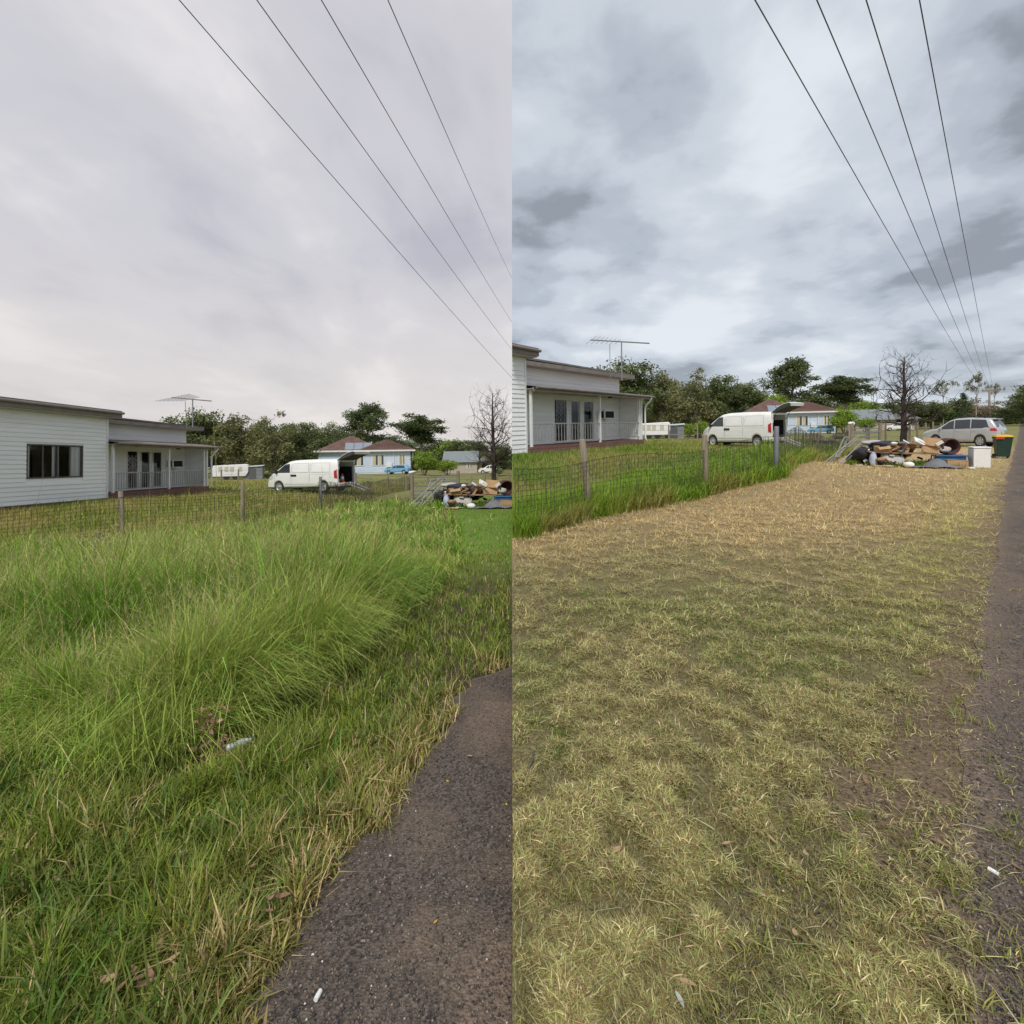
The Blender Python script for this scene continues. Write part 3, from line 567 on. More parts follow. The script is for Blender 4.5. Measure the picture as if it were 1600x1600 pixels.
def house(side, px, py, depth, ang, label, wing, mainlen, doors, ac, short=False):
    c = at(side, px, py, depth); h = thing('weatherboard_house', label, 'house', mloc(side, (c.x, c.y, c.z), -ang), 'two views of the white weatherboard house')
    H = 3.32; m0 = -mainlen; win = (-3.18, -1.05, .98, 2.2); hm = [] if short else [win]
    P = lambda a, o_, z: (o_, a, z)
    part(h, 'main_wall', M_BOARD, lambda b: [b.box(-.12, 0, p, q, r, s) for p, q, r, s in rects(m0, 0, .1, H+.25, hm)] + [b.box(-3.5, -.12, -.1, 0, .1, H+.2)] + [b.box(-3.5, -3.4, m0, -.1, .1, H+.2), b.box(-3.4, -.12, m0, m0+.1, .1, H+.2)])
    tag(part(h, 'siding_boards', M_BOARD, lambda b: siding(b, P, m0, 0, .1, H, hm)), kind='stuff')
    part(h, 'corner_board', M_TRIM, lambda b: b.box(-.06, .042, -.03, .05, .08, H))
    part(h, 'brick_footing', M_BRICK, lambda b: [b.box(-.2, -.01, m0, .0, -1.2, .1)])
    if not short: window_part(h, 'window', *win, .0, (win[0]+.58, win[0]+1.12, win[0]+1.6), M_ALU, ((-3.15, -2.98), (-2.18, -1.92), (-1.5, -1.08)))
    ov = .4
    part(h, 'main_roof', M_ROOF, lambda b: b.add([(ov, m0, 3.70), (ov, .3, 3.66), (-5, .3, 3.98), (-5, m0, 4.02), (ov, m0, 3.62), (ov, .3, 3.58), (-5, .3, 3.9), (-5, m0, 3.94)], [(0, 1, 2, 3), (7, 6, 5, 4), (0, 4, 5, 1), (1, 5, 6, 2), (2, 6, 7, 3), (3, 7, 4, 0)]))
    part(h, 'fascia', M_FASCIA, lambda b: [b.box(ov-.03, ov+.005, m0, .305, 3.38, 3.60), b.box(-3.5, ov-.032, .275, .305, 3.39, 3.60)])
    part(h, 'gutter', M_FASCIA, lambda b: b.tube([(ov+.055, m0, 3.59), (ov+.055, .32, 3.56)], .055, 8))
    part(h, 'soffit', M_SOFFIT, lambda b: b.box(-3.4, ov-.035, m0, .27, 3.345, 3.375))
    # recessed wing
    bx = -1.05; W = wing; op = [(d[0], d[1], .3, d[2]) for d in doors]
    part(h, 'wing_wall', M_BOARD, lambda b: [b.box(bx-.12, bx, p, q, r, s) for p, q, r, s in rects(.02, W, .3, 3.3, op)] + [b.box(bx-5, bx-.12, W-.12, W-.02, -.6, 3.3), b.box(bx-5, bx-4.9, .02, W-.13, -.6, 3.3)])
    part(h, 'wing_siding', M_BOARD, lambda b: siding(b, lambda a, o_, z: (bx + o_, a, z), .02, W, .3, 3.3, op), kind='stuff')
    part(h, 'porch_end_wall', M_BOARD, lambda b: b.box(bx+.032, -.06, W-.05, W+.05, .3, 2.3))
    part(h, 'porch_end_siding', M_BOARD, lambda b: siding(b, lambda a, o_, z: (a, W-.05-o_, z), bx+.034, -.07, .3, 2.28), kind='stuff')
    part(h, 'wing_roof', M_ROOF, lambda b: b.add([(bx+.55, .05, 3.50), (bx+.55, W+.6, 3.44), (-6, W+.6, 3.75), (-6, .05, 3.81), (bx+.55, .05, 3.43), (bx+.55, W+.6, 3.37), (-6, W+.6, 3.68), (-6, .05, 3.74)], [(0, 1, 2, 3), (7, 6, 5, 4), (0, 4, 5, 1), (1, 5, 6, 2), (2, 6, 7, 3), (3, 7, 4, 0)]))
    part(h, 'fascia', M_FASCIA, lambda b: [b.box(bx+.52, bx+.555, .05, W+.6, 3.22, 3.38), b.box(-5, bx+.518, W+.57, W+.6, 3.22, 3.38)])
    part(h, 'soffit', M_SOFFIT, lambda b: b.box(-4, bx+.515, .06, W+.565, 3.225, 3.25))
    # porch
    part(h, 'porch_floor', M_BRICK, lambda b: [b.box(bx+.003, .16, .06, W+.12, -1.0, .29)])
    part(h, 'porch_step', M_BRICK, lambda b: [b.box(.163, .5, .5, 2.0, -1.0, .12)])
    def proof(b):
        n = int((W+.5)/.038); vs = []
        for k in range(n+1):
            a = .02 + (W+.5)*k/n; w_ = .008*math.sin(k*math.pi/1.0*.5*2) if False else .009*math.sin(k*1.571); vs += [(bx+.03, a, 2.56+w_), (.42, a, 2.36+w_)]
        b.add(vs, [(2*k, 2*k+2, 2*k+3, 2*k+1) for k in range(n)])
    part(h, 'porch_roof', mat('rusty_corrugated_iron', (.20, .155, .13), .75, .3, 3, bump=.1), proof, False)
    part(h, 'porch_beam', M_FASCIA, lambda b: [b.box(.3, .36, .03, W+.42, 2.2, 2.335)])
    part(h, 'porch_gutter', M_FASCIA, lambda b: b.tube([(.47, .05, 2.33), (.47, W+.53, 2.31)], .05, 8))
    part(h, 'porch_ceiling', M_SOFFIT, lambda b: b.box(bx+.035, .29, .06, W+.3, 2.28, 2.30))
    for a in (.22, W*.56, W-.18, W+.04): part(h, 'porch_post', M_TRIM, lambda b: b.box(.04, .12, a-.04, a+.04, .29, 2.28))
    rail = part(h, 'railing', M_IRON, lambda b: [b.box(.07, .1, .26, W-.22, 1.08, 1.11), b.box(.07, .1, .26, W-.22, .42, .445)])
    k = .38
    while k < W - .3:
        part(rail, 'baluster', M_IRON, lambda b: b.box(.076, .094, k-.009, k+.009, .445, 1.08)); k += .125 * W / 5.85
    part(h, 'downpipe', M_TRIM, lambda b: b.tube([(.47, W+.36, 2.28), (.40, W+.36, 2.12), (.2, W+.3, 1.9), (.17, W+.28, 1.7), (.17, W+.28, .35), (.24, W+.3, .2)], .042, 8), True)
    for i, d in enumerate(doors):
        fm = M_TRIM
        if d[3] == 'screen':
            o = window_part(h, 'screen_door', d[0], d[1], .3, d[2], bx+.01, (), fm, (), M_DGLASS, .06)
            for p in range(4):
                for q in range(3): part(o, 'lattice_diamond', mat('door_lattice', (.30, .30, .31), .6, .1), lambda b: b.cbox((bx+.005, d[0] + (d[1]-d[0])*(.2+.3*q), 1.25+.2*p), (.01, .07, .07), Matrix.Rotation(R(45), 3, 'X')))
            part(o, 'mid_rail', M_TRIM, lambda b: b.box(bx-.01, bx+.025, d[0]+.06, d[1]-.06, 1.08, 1.13))
        else:
            window_part(h, 'glass_door', d[0], d[1], .3, d[2], bx+.01, (), fm, ((d[0]+.06, d[0]+.06+(d[1]-d[0])*.3),), M_GLASS, .06)
    part(h, 'painted_dark_room', M_DARK, lambda b: b.box(-3.2, -3.1, m0, -.15, .2, 3.2).box(bx-1.6, bx-1.5, .1, W-.2, .2, 3.2))  # near-black slabs paint the unlit depth behind windows and doors
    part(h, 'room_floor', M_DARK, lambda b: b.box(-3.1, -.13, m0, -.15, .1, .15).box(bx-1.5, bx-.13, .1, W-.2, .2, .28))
    a = part(h, 'air_conditioner', M_TRIM, lambda b: b.box(bx+.02, bx+.42, ac[0], ac[1], 1.28, 1.68), bevel=.015)
    part(a, 'grille', M_DARK, lambda b: b.box(bx+.42, bx+.425, ac[0]+.05, ac[1]-.05, 1.33, 1.63)); part(a, 'side_vent', M_DARK, lambda b: b.box(bx+.1, bx+.36, ac[0]-.004, ac[0], 1.33, 1.63))
    part(h, 'power_conduit', M_TRIM, lambda b: b.tube([(bx+.045, (ac[0]+ac[1])/2+.2, 1.28), (bx+.045, (ac[0]+ac[1])/2+.2, .35)], .014, 6))
    part(h, 'porch_lamp', M_DARK, lambda b: b.lathe([(.02, 0), (.09, -.03), (.10, -.1), (.0, -.12)], 10, Matrix.Translation((.0, W*.68, 2.28))), True)
    return h
dl = [(2.12, 2.78, 2.12, 'screen'), (2.83, 3.48, 2.1, 'glass'), (3.52, 4.22, 2.1, 'glass')]
house('L', 166, 782, 20.8, math.atan(.0875), 'white weatherboard house with a wide window and porch, behind the long grass', 5.85, 7.5, dl, (4.42, 5.12))
s_ = 8.9 / 5.85
hR = house('R', 822, 712, 17.6, math.atan(.815), 'white weatherboard house porch wing with railing, beside the mown lawn', 8.9, 3.0, [(a*s_, b*s_, c, d) for a, b, c, d in dl], (6.7, 7.6), True)
def clip_to_plot(root, keep_right=True):
    """the wing reaches the edge of its plot: cut the meshes there"""
    bpy.context.view_layer.update()
    for o in [c for k in kids(root) for c in [k] + kids(k)]:
        me = o.data; bm = bmesh.new(); bm.from_mesh(me); Mi = o.matrix_world.inverted(); co = Mi @ Vector((.001 if keep_right else -.001, 0, 0)); no = (o.matrix_world.to_3x3().transposed() @ Vector((1, 0, 0))).normalized()
        r = bmesh.ops.bisect_plane(bm, geom=bm.verts[:]+bm.edges[:]+bm.faces[:], plane_co=co, plane_no=no, clear_inner=keep_right, clear_outer=not keep_right)
        ed = [e for e in r['geom_cut'] if isinstance(e, bmesh.types.BMEdge)]
        if ed and o.get('kind') != 'stuff': bmesh.ops.holes_fill(bm, edges=ed)
        bm.to_mesh(me); bm.free()
        if not me.polygons and not kids(o): bpy.data.objects.remove(o)
clip_to_plot(hR)
# ------------------------------------------------------------------ TV aerial
def aerial(side, px, topy, depth, ang, label, sc, mast):
    p = at(side, px, topy, depth); t = thing('tv_aerial', label, 'aerial', mloc(side, (p.x, p.y, p.z - mast), ang), 'roof aerials')
    m = mat('galvanised_aluminium', (.30, .30, .31), .45, .1, 5, metal=.6)
    part(t, 'mast', m, lambda b: b.tube([(0, 0, 0), (0, 0, mast)], .028, 6)); part(t, 'stay', m, lambda b: b.tube([(-.5, .2, .0), (-.5, .1, mast-.05)], .014, 5))
    part(t, 'boom', m, lambda b: b.tube([(-1.35*sc, 0, mast+.14), (1.2*sc, 0, mast-.12)], .03, 6))
    for k in range(7):
        x = (-1.3 + .19*k)*sc; L_ = (1.0 - .07*k)*sc; part(t, 'element', m, lambda b: b.tube([(x-.25*L_, -L_, mast+.135-.019*k-.33*L_), (x+.25*L_, L_, mast+.135-.019*k+.33*L_)], .010, 5))
    return t
aerial('L', 301, 624, 25.5, R(-8), 'rooftop television aerial over the house behind the long grass', .85, 1.4)
aerial('R', 971, 534, 22.5, R(-8), 'rooftop television aerial over the porch beside the mown lawn', 1.0, 1.7)
# ================================================================== NETTING FENCES
M_WOOD = mat('grey_timber_post', (.24, .20, .15), .9, .3, 5, bump=.3, stretch=(6, 6, .6)); M_WIRE = mat('rusty_wire', (.075, .07, .055), .7, .2, 8)
M_STEEL = mat('galvanised_steel', (.20, .21, .23), .55, .12, 6, metal=.3)
def fence(side, posts, label, hgt):
    line = FL[side]; o = gp(side, *FENCE_PX[side][1]); f = thing('netting_fence', label, 'fence', mloc(side, o), 'netting fences along the yard')
    for (px, py, top, lean, r_, kind) in posts:
        b0 = gp(side, px, py) - o; h = top
        part(f, 'post', M_STEEL if kind else M_WOOD, lambda b: b.tube([(b0.x, b0.y, b0.z-.3), (b0.x - lean*h*.5, b0.y, b0.z+h*.5), (b0.x - lean*h, b0.y, b0.z+h-.02), (b0.x - lean*h, b0.y, b0.z+h)], [r_*1.06, r_, r_*.95, r_*.8], 10), True)
    pts = []; acc = []
    for (x1, y1), (x2, y2) in zip(line[:-1], line[1:]):
        n = max(2, int(math.hypot(x2-x1, y2-y1)/.088)); pts += [(x1+(x2-x1)*k/n, y1+(y2-y1)*k/n) for k in range(n)]
    pts.append(line[-1])
    if side == 'L': pts = [p for p in pts if p[0] > -1.25*p[1]]
    else: pts = [p for p in pts if p[0] > float(divide_x('R', p[1])) + .01]
    ro = rng.normal(0, .012, (len(pts), 14))
    def net(b):
        rows = 13
        g = [[Vector((x-o.x + ro[i][j], y-o.y, gz(side, x, y)-o.z + .02 + hgt*j/(rows-1) - .05*math.sin(i*.13)*(j/(rows-1)) + ro[i][j]*.5)) for j in range(rows)] for i, (x, y) in enumerate(pts)]
        for i in range(len(g)): b.tube([g[i][0], g[i][rows//2], g[i][-1]], .0032 + .003*min(1, pts[i][1]/22), 3, False)
        for j in range(rows): b.tube([g[i][j] for i in range(len(g))], .0036 + .002*(j in (0, rows-1)), 3, False)
    part(f, 'wire_netting', M_WIRE, net, kind='stuff')
    return f
fence('L', [(-215, 905, 1.15, .05, .05, 0), (192, 846, 1.12, .05, .052, 0), (379, 824, 1.22, .0, .05, 0), (501, 799, 1.22, .0, .05, 1), (580, 778, 1.15, .02, .035, 0), (640, 765, 1.2, 0, .05, 0)], 'wire netting fence on timber posts half buried in long green grass', .92)
fence('R', [(922, 808, 1.38, .085, .062, 0), (1103, 771, 1.30, .015, .06, 0), (1212, 745, 1.26, -.02, .058, 1), (1278, 721, 1.15, .0, .035, 0), (1326, 706, 1.3, .0, .075, 0)], 'wire netting fence on timber posts along the edge of the mown lawn', .98)
# ================================================================== VEHICLES
def vehicle_body(b, xs, zhi, zlo, wid, m=11, rear_open=False, crown=.03):
    """lofted shell: columns along x, rows from sill to roof edge, both flanks joined over the roof and under the floor"""
    rows = []
    ts = [i/(m-1) for i in range(m)]
    for x in xs:
        lo, hi = zlo(x), zhi(x); rows.append([(x, wid(x, lo+(hi-lo)*t, lo, hi), lo+(hi-lo)*t) for t in ts])
    n = len(xs); V = []; per = 2*m + 3
    for r in rows:
        V += [(x, -y, z) for x, y, z in r]; x, y, z = r[-1]
        V += [(x, -y*.55, z+crown*.75), (x, 0, z+crown), (x, y*.55, z+crown*.75)]
        V += [(x, y, z) for x, y, z in reversed(r)]
    Fc = [(i*per+k, (i+1)*per+k, (i+1)*per+(k+1) % per, i*per+(k+1) % per) for i in range(n-1) for k in range(per)]
    Fc.append(tuple((n-1)*per+k for k in range(per)))
    if not rear_open: Fc.append(tuple(range(per-1, -1, -1)))
    b.add(V, Fc)
def interp(pts): 
    X = [p[0] for p in pts]; Z = [p[1] for p in pts]; return lambda x: float(np.interp(x, X, Z))
def arch(base, wheels, r_, wz):
    def f(x):
        z = base(x)
        for wx in wheels:
            d = abs(x-wx)
            if d < r_: z = max(z, wz + math.sqrt(r_*r_-d*d))
        return z
    return f
def arch_xs(x0, x1, wheels, r_, step=.14):
    xs = set(np.round(np.arange(x0, x1, step), 3)) | {x1}
    for wx in wheels: xs |= {round(wx + r_*math.cos(a)*1.0, 4) for a in np.linspace(0, math.pi, 15)} | {round(wx+r_+.004, 4), round(wx-r_-.004, 4)}
    return sorted(x for x in xs if x0 <= x <= x1)
def patch(b, poly, wid, zl, zh, side_, off=.006, n=6):
    """panel following the flank: poly = four (x,z) corners"""
    (ax, az), (bx_, bz), (cx_, cz), (dx_, dz) = poly; V = []
    for i in range(n+1):
        for j in range(n+1):
            u, v = i/n, j/n; x = (1-u)*(1-v)*ax+u*(1-v)*bx_+u*v*cx_+(1-u)*v*dx_; z = (1-u)*(1-v)*az+u*(1-v)*bz+u*v*cz+(1-u)*v*dz
            V.append((x, side_*(wid(x, z, zl(x), zh(x))+off), z))
    b.add(V, [(i*(n+1)+j, (i+1)*(n+1)+j, (i+1)*(n+1)+j+1, i*(n+1)+j+1) for i in range(n) for j in range(n)])
M_TYRE = mat('tyre_rubber', (.028, .028, .03), .85, .2, 10); M_BLACKP = mat('black_plastic', (.025, .025, .027), .55, .15, 8)
M_CARGLASS = mat('tinted_car_glass', (.03, .038, .042), .06, .1, 2, spec=.8); M_TAIL = mat('red_tail_lamp', (.42, .02, .025), .2, .1, 20, spec=.6)
def wheel(root, x, y, r_, w_, rim_m, spokes=0):
    T = Matrix.Translation((x, y, r_)); sg = 1 if y > 0 else -1
    t = part(root, 'wheel', M_TYRE, lambda b: b.lathe([(r_*.66, -w_/2), (r_*.93, -w_/2), (r_, -w_*.33), (r_, w_*.33), (r_*.93, w_/2), (r_*.66, w_/2)], 26, T, 'y'), True)
    if spokes:
        part(t, 'rim', rim_m, lambda b: [b.lathe([(r_*.68, sg*w_*.40), (r_*.68, sg*w_*.5), (r_*.60, sg*w_*.5), (r_*.58, sg*w_*.3)], 26, T, 'y'), b.lathe([(r_*.16, sg*w_*.3), (r_*.16, sg*w_*.46), (0, sg*w_*.48)], 12, T, 'y')] +
             [b.cbox(T @ Vector((math.cos(a)*r_*.38, sg*w_*.42, math.sin(a)*r_*.38)), (r_*.5, w_*.1, r_*.13), Matrix.Rotation(-a, 3, 'Y')) for k in range(spokes) for a in (2*math.pi*k/spokes-.13, 2*math.pi*k/spokes+.13)])
        part(t, 'brake', M_BLACKP, lambda b: b.lathe([(0, sg*w_*.1), (r_*.66, sg*w_*.1)], 16, T, 'y'))
    else:
        part(t, 'rim', rim_m, lambda b: b.lathe([(r_*.67, sg*w_*.36), (r_*.66, sg*w_*.5), (r_*.55, sg*w_*.44), (r_*.48, sg*w_*.18), (r_*.34, sg*w_*.28), (r_*.2, sg*w_*.40), (0, sg*w_*.42)], 22, T, 'y'), True)
    return t
M_VANW = mat('white_van_paint', (.74, .75, .73), .3, .04, 2, spec=.5, coat=.3); M_STEELRIM = mat('silver_steel_rim', (.42, .42, .41), .45, .1, 8, metal=.4)
VZ = interp([(-2.5, 1.87), (-2.3, 1.93), (-.6, 1.955), (.55, 1.93), (.95, 1.87), (1.25, 1.74), (1.95, 1.22), (2.2, 1.10), (2.42, .95), (2.52, .78), (2.57, .5)])
VW = (-1.52, 1.62); VL = arch(interp([(-2.5, .42), (-2.2, .34), (2.2, .30), (2.57, .32)]), VW, .39, .34)
def VWID(x, z, lo, hi):
    y = .945 - .03*max(0, (.62-z)/.3) - .17*max(0, (z-1.02)/.93)**1.6
    if x > 1.5: y *= 1 - .24*((x-1.5)/1.07)**2.2
    if x < -2.3: y *= 1 - .03*((-2.3-x)/.2)
    top = (hi - z); y -= .09*max(0, 1-top/.10)**2
    return y
def make_van(M, label):
    v = thing('delivery_van', label, 'van', M, 'white vans parked in the yard')
    xs = arch_xs(-2.5, 2.57, VW, .39)
    part(v, 'body', M_VANW, lambda b: vehicle_body(b, xs, VZ, VL, VWID, 12, True), True)
    part(v, 'cargo_hold', M_DARK, lambda b: [b.box(-.3, -.25, -.74, .74, .52, 1.8), b.box(-2.47, -.3, -.8, .8, .50, .54), b.box(-2.3, -.3, -.85, -.81, .55, 1.5), b.box(-2.3, -.3, .81, .85, .55, 1.5)])
    part(v, 'rear_frame', M_VANW, lambda b: [b.box(-2.5, -2.44, -.9, -.8, .5, 1.35), b.box(-2.5, -2.44, .8, .9, .5, 1.35), b.box(-2.5, -2.45, -.86, -.74, 1.35, 1.86), b.box(-2.5, -2.45, .74, .86, 1.35, 1.86), b.box(-2.5, -2.44, -.78, .78, 1.78, 1.9)])
    part(v, 'rear_bumper', M_VANW, lambda b: b.box(-2.62, -2.46, -.88, .88, .36, .56), bevel=.04)
    part(v, 'underbody', M_BLACKP, lambda b: b.box(-2.4, 2.3, -.72, .72, .24, .46))
    part(v, 'front_bumper', M_BLACKP, lambda b: b.box(2.44, 2.60, -.68, .68, .26, .46), bevel=.03)
    for s in (-1, 1):
        part(v, 'side_window', M_CARGLASS, lambda b: patch(b, [(.78, 1.2), (1.80, 1.2), (1.18, 1.70), (.86, 1.74)], VWID, VL, VZ, s))
        for x0, x1 in ((-.52, .62), (-1.98, -.68)):
            part(v, 'panel_shade_rim', mat('panel_shadow_grey', (.50, .51, .50), .4, .05, 3), lambda b: patch(b, [(x0-.03, 1.19), (x1+.03, 1.19), (x1-.03, 1.765), (x0+.03, 1.765)], VWID, VL, VZ, s, .006), True)  # flat grey rim paints the shade round each embossed panel
            part(v, 'side_panel', M_VANW, lambda b: patch(b, [(x0, 1.22), (x1, 1.22), (x1-.06, 1.74), (x0+.06, 1.74)], VWID, VL, VZ, s, .014), True)
        for xg in (-.60, .70, 1.9): part(v, 'door_seam', M_BLACKP, lambda b: patch(b, [(xg, .5), (xg+.012, .5), (xg+.012, 1.76 if xg < 1 else 1.15), (xg, 1.76 if xg < 1 else 1.15)], VWID, VL, VZ, s, .003))
        part(v, 'door_handle', M_BLACKP, lambda b: patch(b, [(.32, .98), (.72, .98), (.72, 1.09), (.32, 1.09)], VWID, VL, VZ, s, .03))
        part(v, 'slide_rail', M_VANW, lambda b: patch(b, [(-2.1, 1.10), (-.66, 1.10), (-.66, 1.14), (-2.1, 1.14)], VWID, VL, VZ, s, .012))
        part(v, 'sill_moulding', M_VANW, lambda b: patch(b, [(-1.1, .52), (1.2, .52), (1.2, .60), (-1.1, .60)], VWID, VL, VZ, s, .02))
        part(v, 'tail_light', M_TAIL, lambda b: patch(b, [(-2.49, .82), (-2.30, .86), (-2.27, 1.26), (-2.45, 1.36)], VWID, VL, VZ, s, .02))
        part(v, 'headlight', mat('headlight_lens', (.55, .58, .6), .1, .05, 4, spec=.7), lambda b: patch(b, [(2.08, .86), (2.42, .78), (2.36, .95), (2.02, 1.08)], VWID, VL, VZ, s, .012))
        part(v, 'mirror', M_BLACKP, lambda b: b.cbox((1.72, s*.99, 1.24), (.1, .2, .2)), bevel=.03)
        for wx in VW: wheel(v, wx, s*.80, .335, .2, M_STEELRIM)
    part(v, 'windscreen', M_CARGLASS, lambda b: b.add([(x, s*(VWID(x, VZ(x)-.11, VL(x), VZ(x))-.05), VZ(x)+.012+.012*(x < 1.8)) for x in (1.02, 1.28, 1.6, 1.92) for s in (-1, 1)], [(2*k, 2*k+2, 2*k+3, 2*k+1) for k in range(3)]))
    def gate(b):
        prof = [(-2.42, 1.93), (-2.75, 2.17), (-3.1, 2.34), (-3.45, 2.41), (-3.62, 2.36)]; V = []
        for (x, z) in prof: V += [(x, -.8, z), (x, 0, z+.02), (x, .8, z)]
        for (x, z) in prof: d_ = .07 + .2*math.sin(math.pi*min(1, max(0, (-2.42-x)/1.3)))**.7; V += [(x+.05, -.77, z-d_), (x+.05, 0, z-d_), (x+.05, .77, z-d_)]
        n = len(prof); Fc = []
        for i in range(n-1):
            for k in range(2): Fc += [(3*i+k, 3*i+3+k, 3*i+4+k, 3*i+1+k), (3*n+3*i+k, 3*n+3*i+1+k, 3*n+3*i+4+k, 3*n+3*i+3+k)]
            Fc += [(3*i, 3*n+3*i, 3*n+3*i+3, 3*i+3), (3*i+2, 3*i+5, 3*n+3*i+5, 3*n+3*i+2)]
        Fc += [(0, 1, 3*n+1, 3*n), (1, 2, 3*n+2, 3*n+1), (3*n-3, 6*n-3, 6*n-2, 3*n-2), (3*n-2, 6*n-2, 6*n-1, 3*n-1)]
        b.add(V, Fc)
    g = part(v, 'tailgate', M_VANW, gate)
    part(g, 'lining', mat('tailgate_lining', (.055, .055, .058), .7, .2, 6), lambda b: b.add([(x+.05, s*.77*1.01, z-.012-.07-.2*math.sin(math.pi*min(1, max(0, (-2.42-x)/1.3)))**.7) for x, z in ((-2.42, 1.93), (-2.75, 2.17), (-3.1, 2.34), (-3.45, 2.41), (-3.62, 2.36)) for s in (-1, 1)], [(2*k, 2*k+1, 2*k+3, 2*k+2) for k in range(4)]))
    for s in (-1, 1): part(g, 'gate_edge', MATS['tailgate_lining'], lambda b: b.add([(x+.04*q, s*(.805-.02*q), z-.03-q*(.04+.2*math.sin(math.pi*min(1, max(0, (-2.42-x)/1.3)))**.7)) for x, z in ((-2.42, 1.93), (-2.75, 2.17), (-3.1, 2.34), (-3.45, 2.41), (-3.6, 2.37)) for q in (0, 1)], [(2*k, 2*k+1, 2*k+3, 2*k+2) for k in range(4)]))
    for s in (-1, 1): part(g, 'gas_strut', M_BLACKP, lambda b: b.tube([(-2.46, s*.78, 1.5), (-2.9, s*.76, 2.16)], .016, 6))
    return v
def van_extras(M, tagtxt):
    for k, yy in enumerate((-.35, .3)):
        solid(MB().add([], []) if False else MB().bar((-2.55, yy, .56), (-3.95, yy-.05, .08), .2, .05), 'loading_ramp', mat('ramp_aluminium', (.55, .55, .54), .4, .1, 6, metal=.5), M, ('nearer ' if yy > 0 else 'farther ') + 'silver loading ramp leaning on the back of ' + tagtxt, 'ramp', 'loading ramps')
    c = thing('traffic_cone', 'red traffic cone with white band in ' + tagtxt, 'cone', M @ Matrix.Translation((-2.25, .1, .54)), 'traffic cones in the vans')
    part(c, 'cone_body', mat('cone_red', (.55, .06, .03), .5, .1, 5), lambda b: [b.lathe([(.14, .03), (.10, .22), (.055, .50), (.02, .56), (0, .56)], 14), b.box(-.17, .17, -.17, .17, 0, .03)])
    part(c, 'reflective_band', mat('cone_white', (.75, .75, .75), .4, .05, 5), lambda b: b.lathe([(.108, .22), (.076, .40)], 14))
VANL = mloc('L', gd('L', 486, 31.5), math.pi - R(16)); VANR = mloc('R', gd('R', 1160, 29.5), math.pi - R(54)) @ Matrix.Diagonal((.85, .9, 1, 1))
make_van(VANL, 'white cargo van with raised tailgate parked beyond the long grass'); van_extras(VANL, 'the van beyond the long grass')
make_van(VANR, 'white cargo van with raised tailgate parked beyond the mown lawn'); van_extras(VANR, 'the van beyond the mown lawn')
# ------------------------------------------------------------------ silver wagon
SZ = interp([(-2.40, .98), (-2.32, 1.10), (-2.20, 1.30), (-2.02, 1.54), (-1.8, 1.61), (-.6, 1.665), (.1, 1.63), (.5, 1.52), (1.25, 1.06), (1.7, .99), (2.15, .88), (2.35, .74), (2.42, .5)])
SWX = (-1.4, 1.36); SL = arch(interp([(-2.4, .42), (-2.1, .30), (2.1, .27), (2.42, .34)]), SWX, .385, .34)
def SWID(x, z, lo, hi):
    y = .925 - .03*max(0, (.55-z)/.25) - .21*max(0, (z-.98)/.7)**1.25
    if x > 1.4: y *= 1 - .24*((x-1.4)/1.02)**2
    if x < -1.7: y *= 1 - .10*((-1.7-x)/.7)**2
    y -= .07*max(0, 1-(hi-z)/.08)**2
    return y
M_SILVER = mat('silver_car_paint', (.50, .515, .54), .32, .04, 2, spec=.5, metal=.35, coat=.5); M_ALLOY = mat('alloy_rim', (.55, .56, .57), .3, .05, 5, metal=.6)
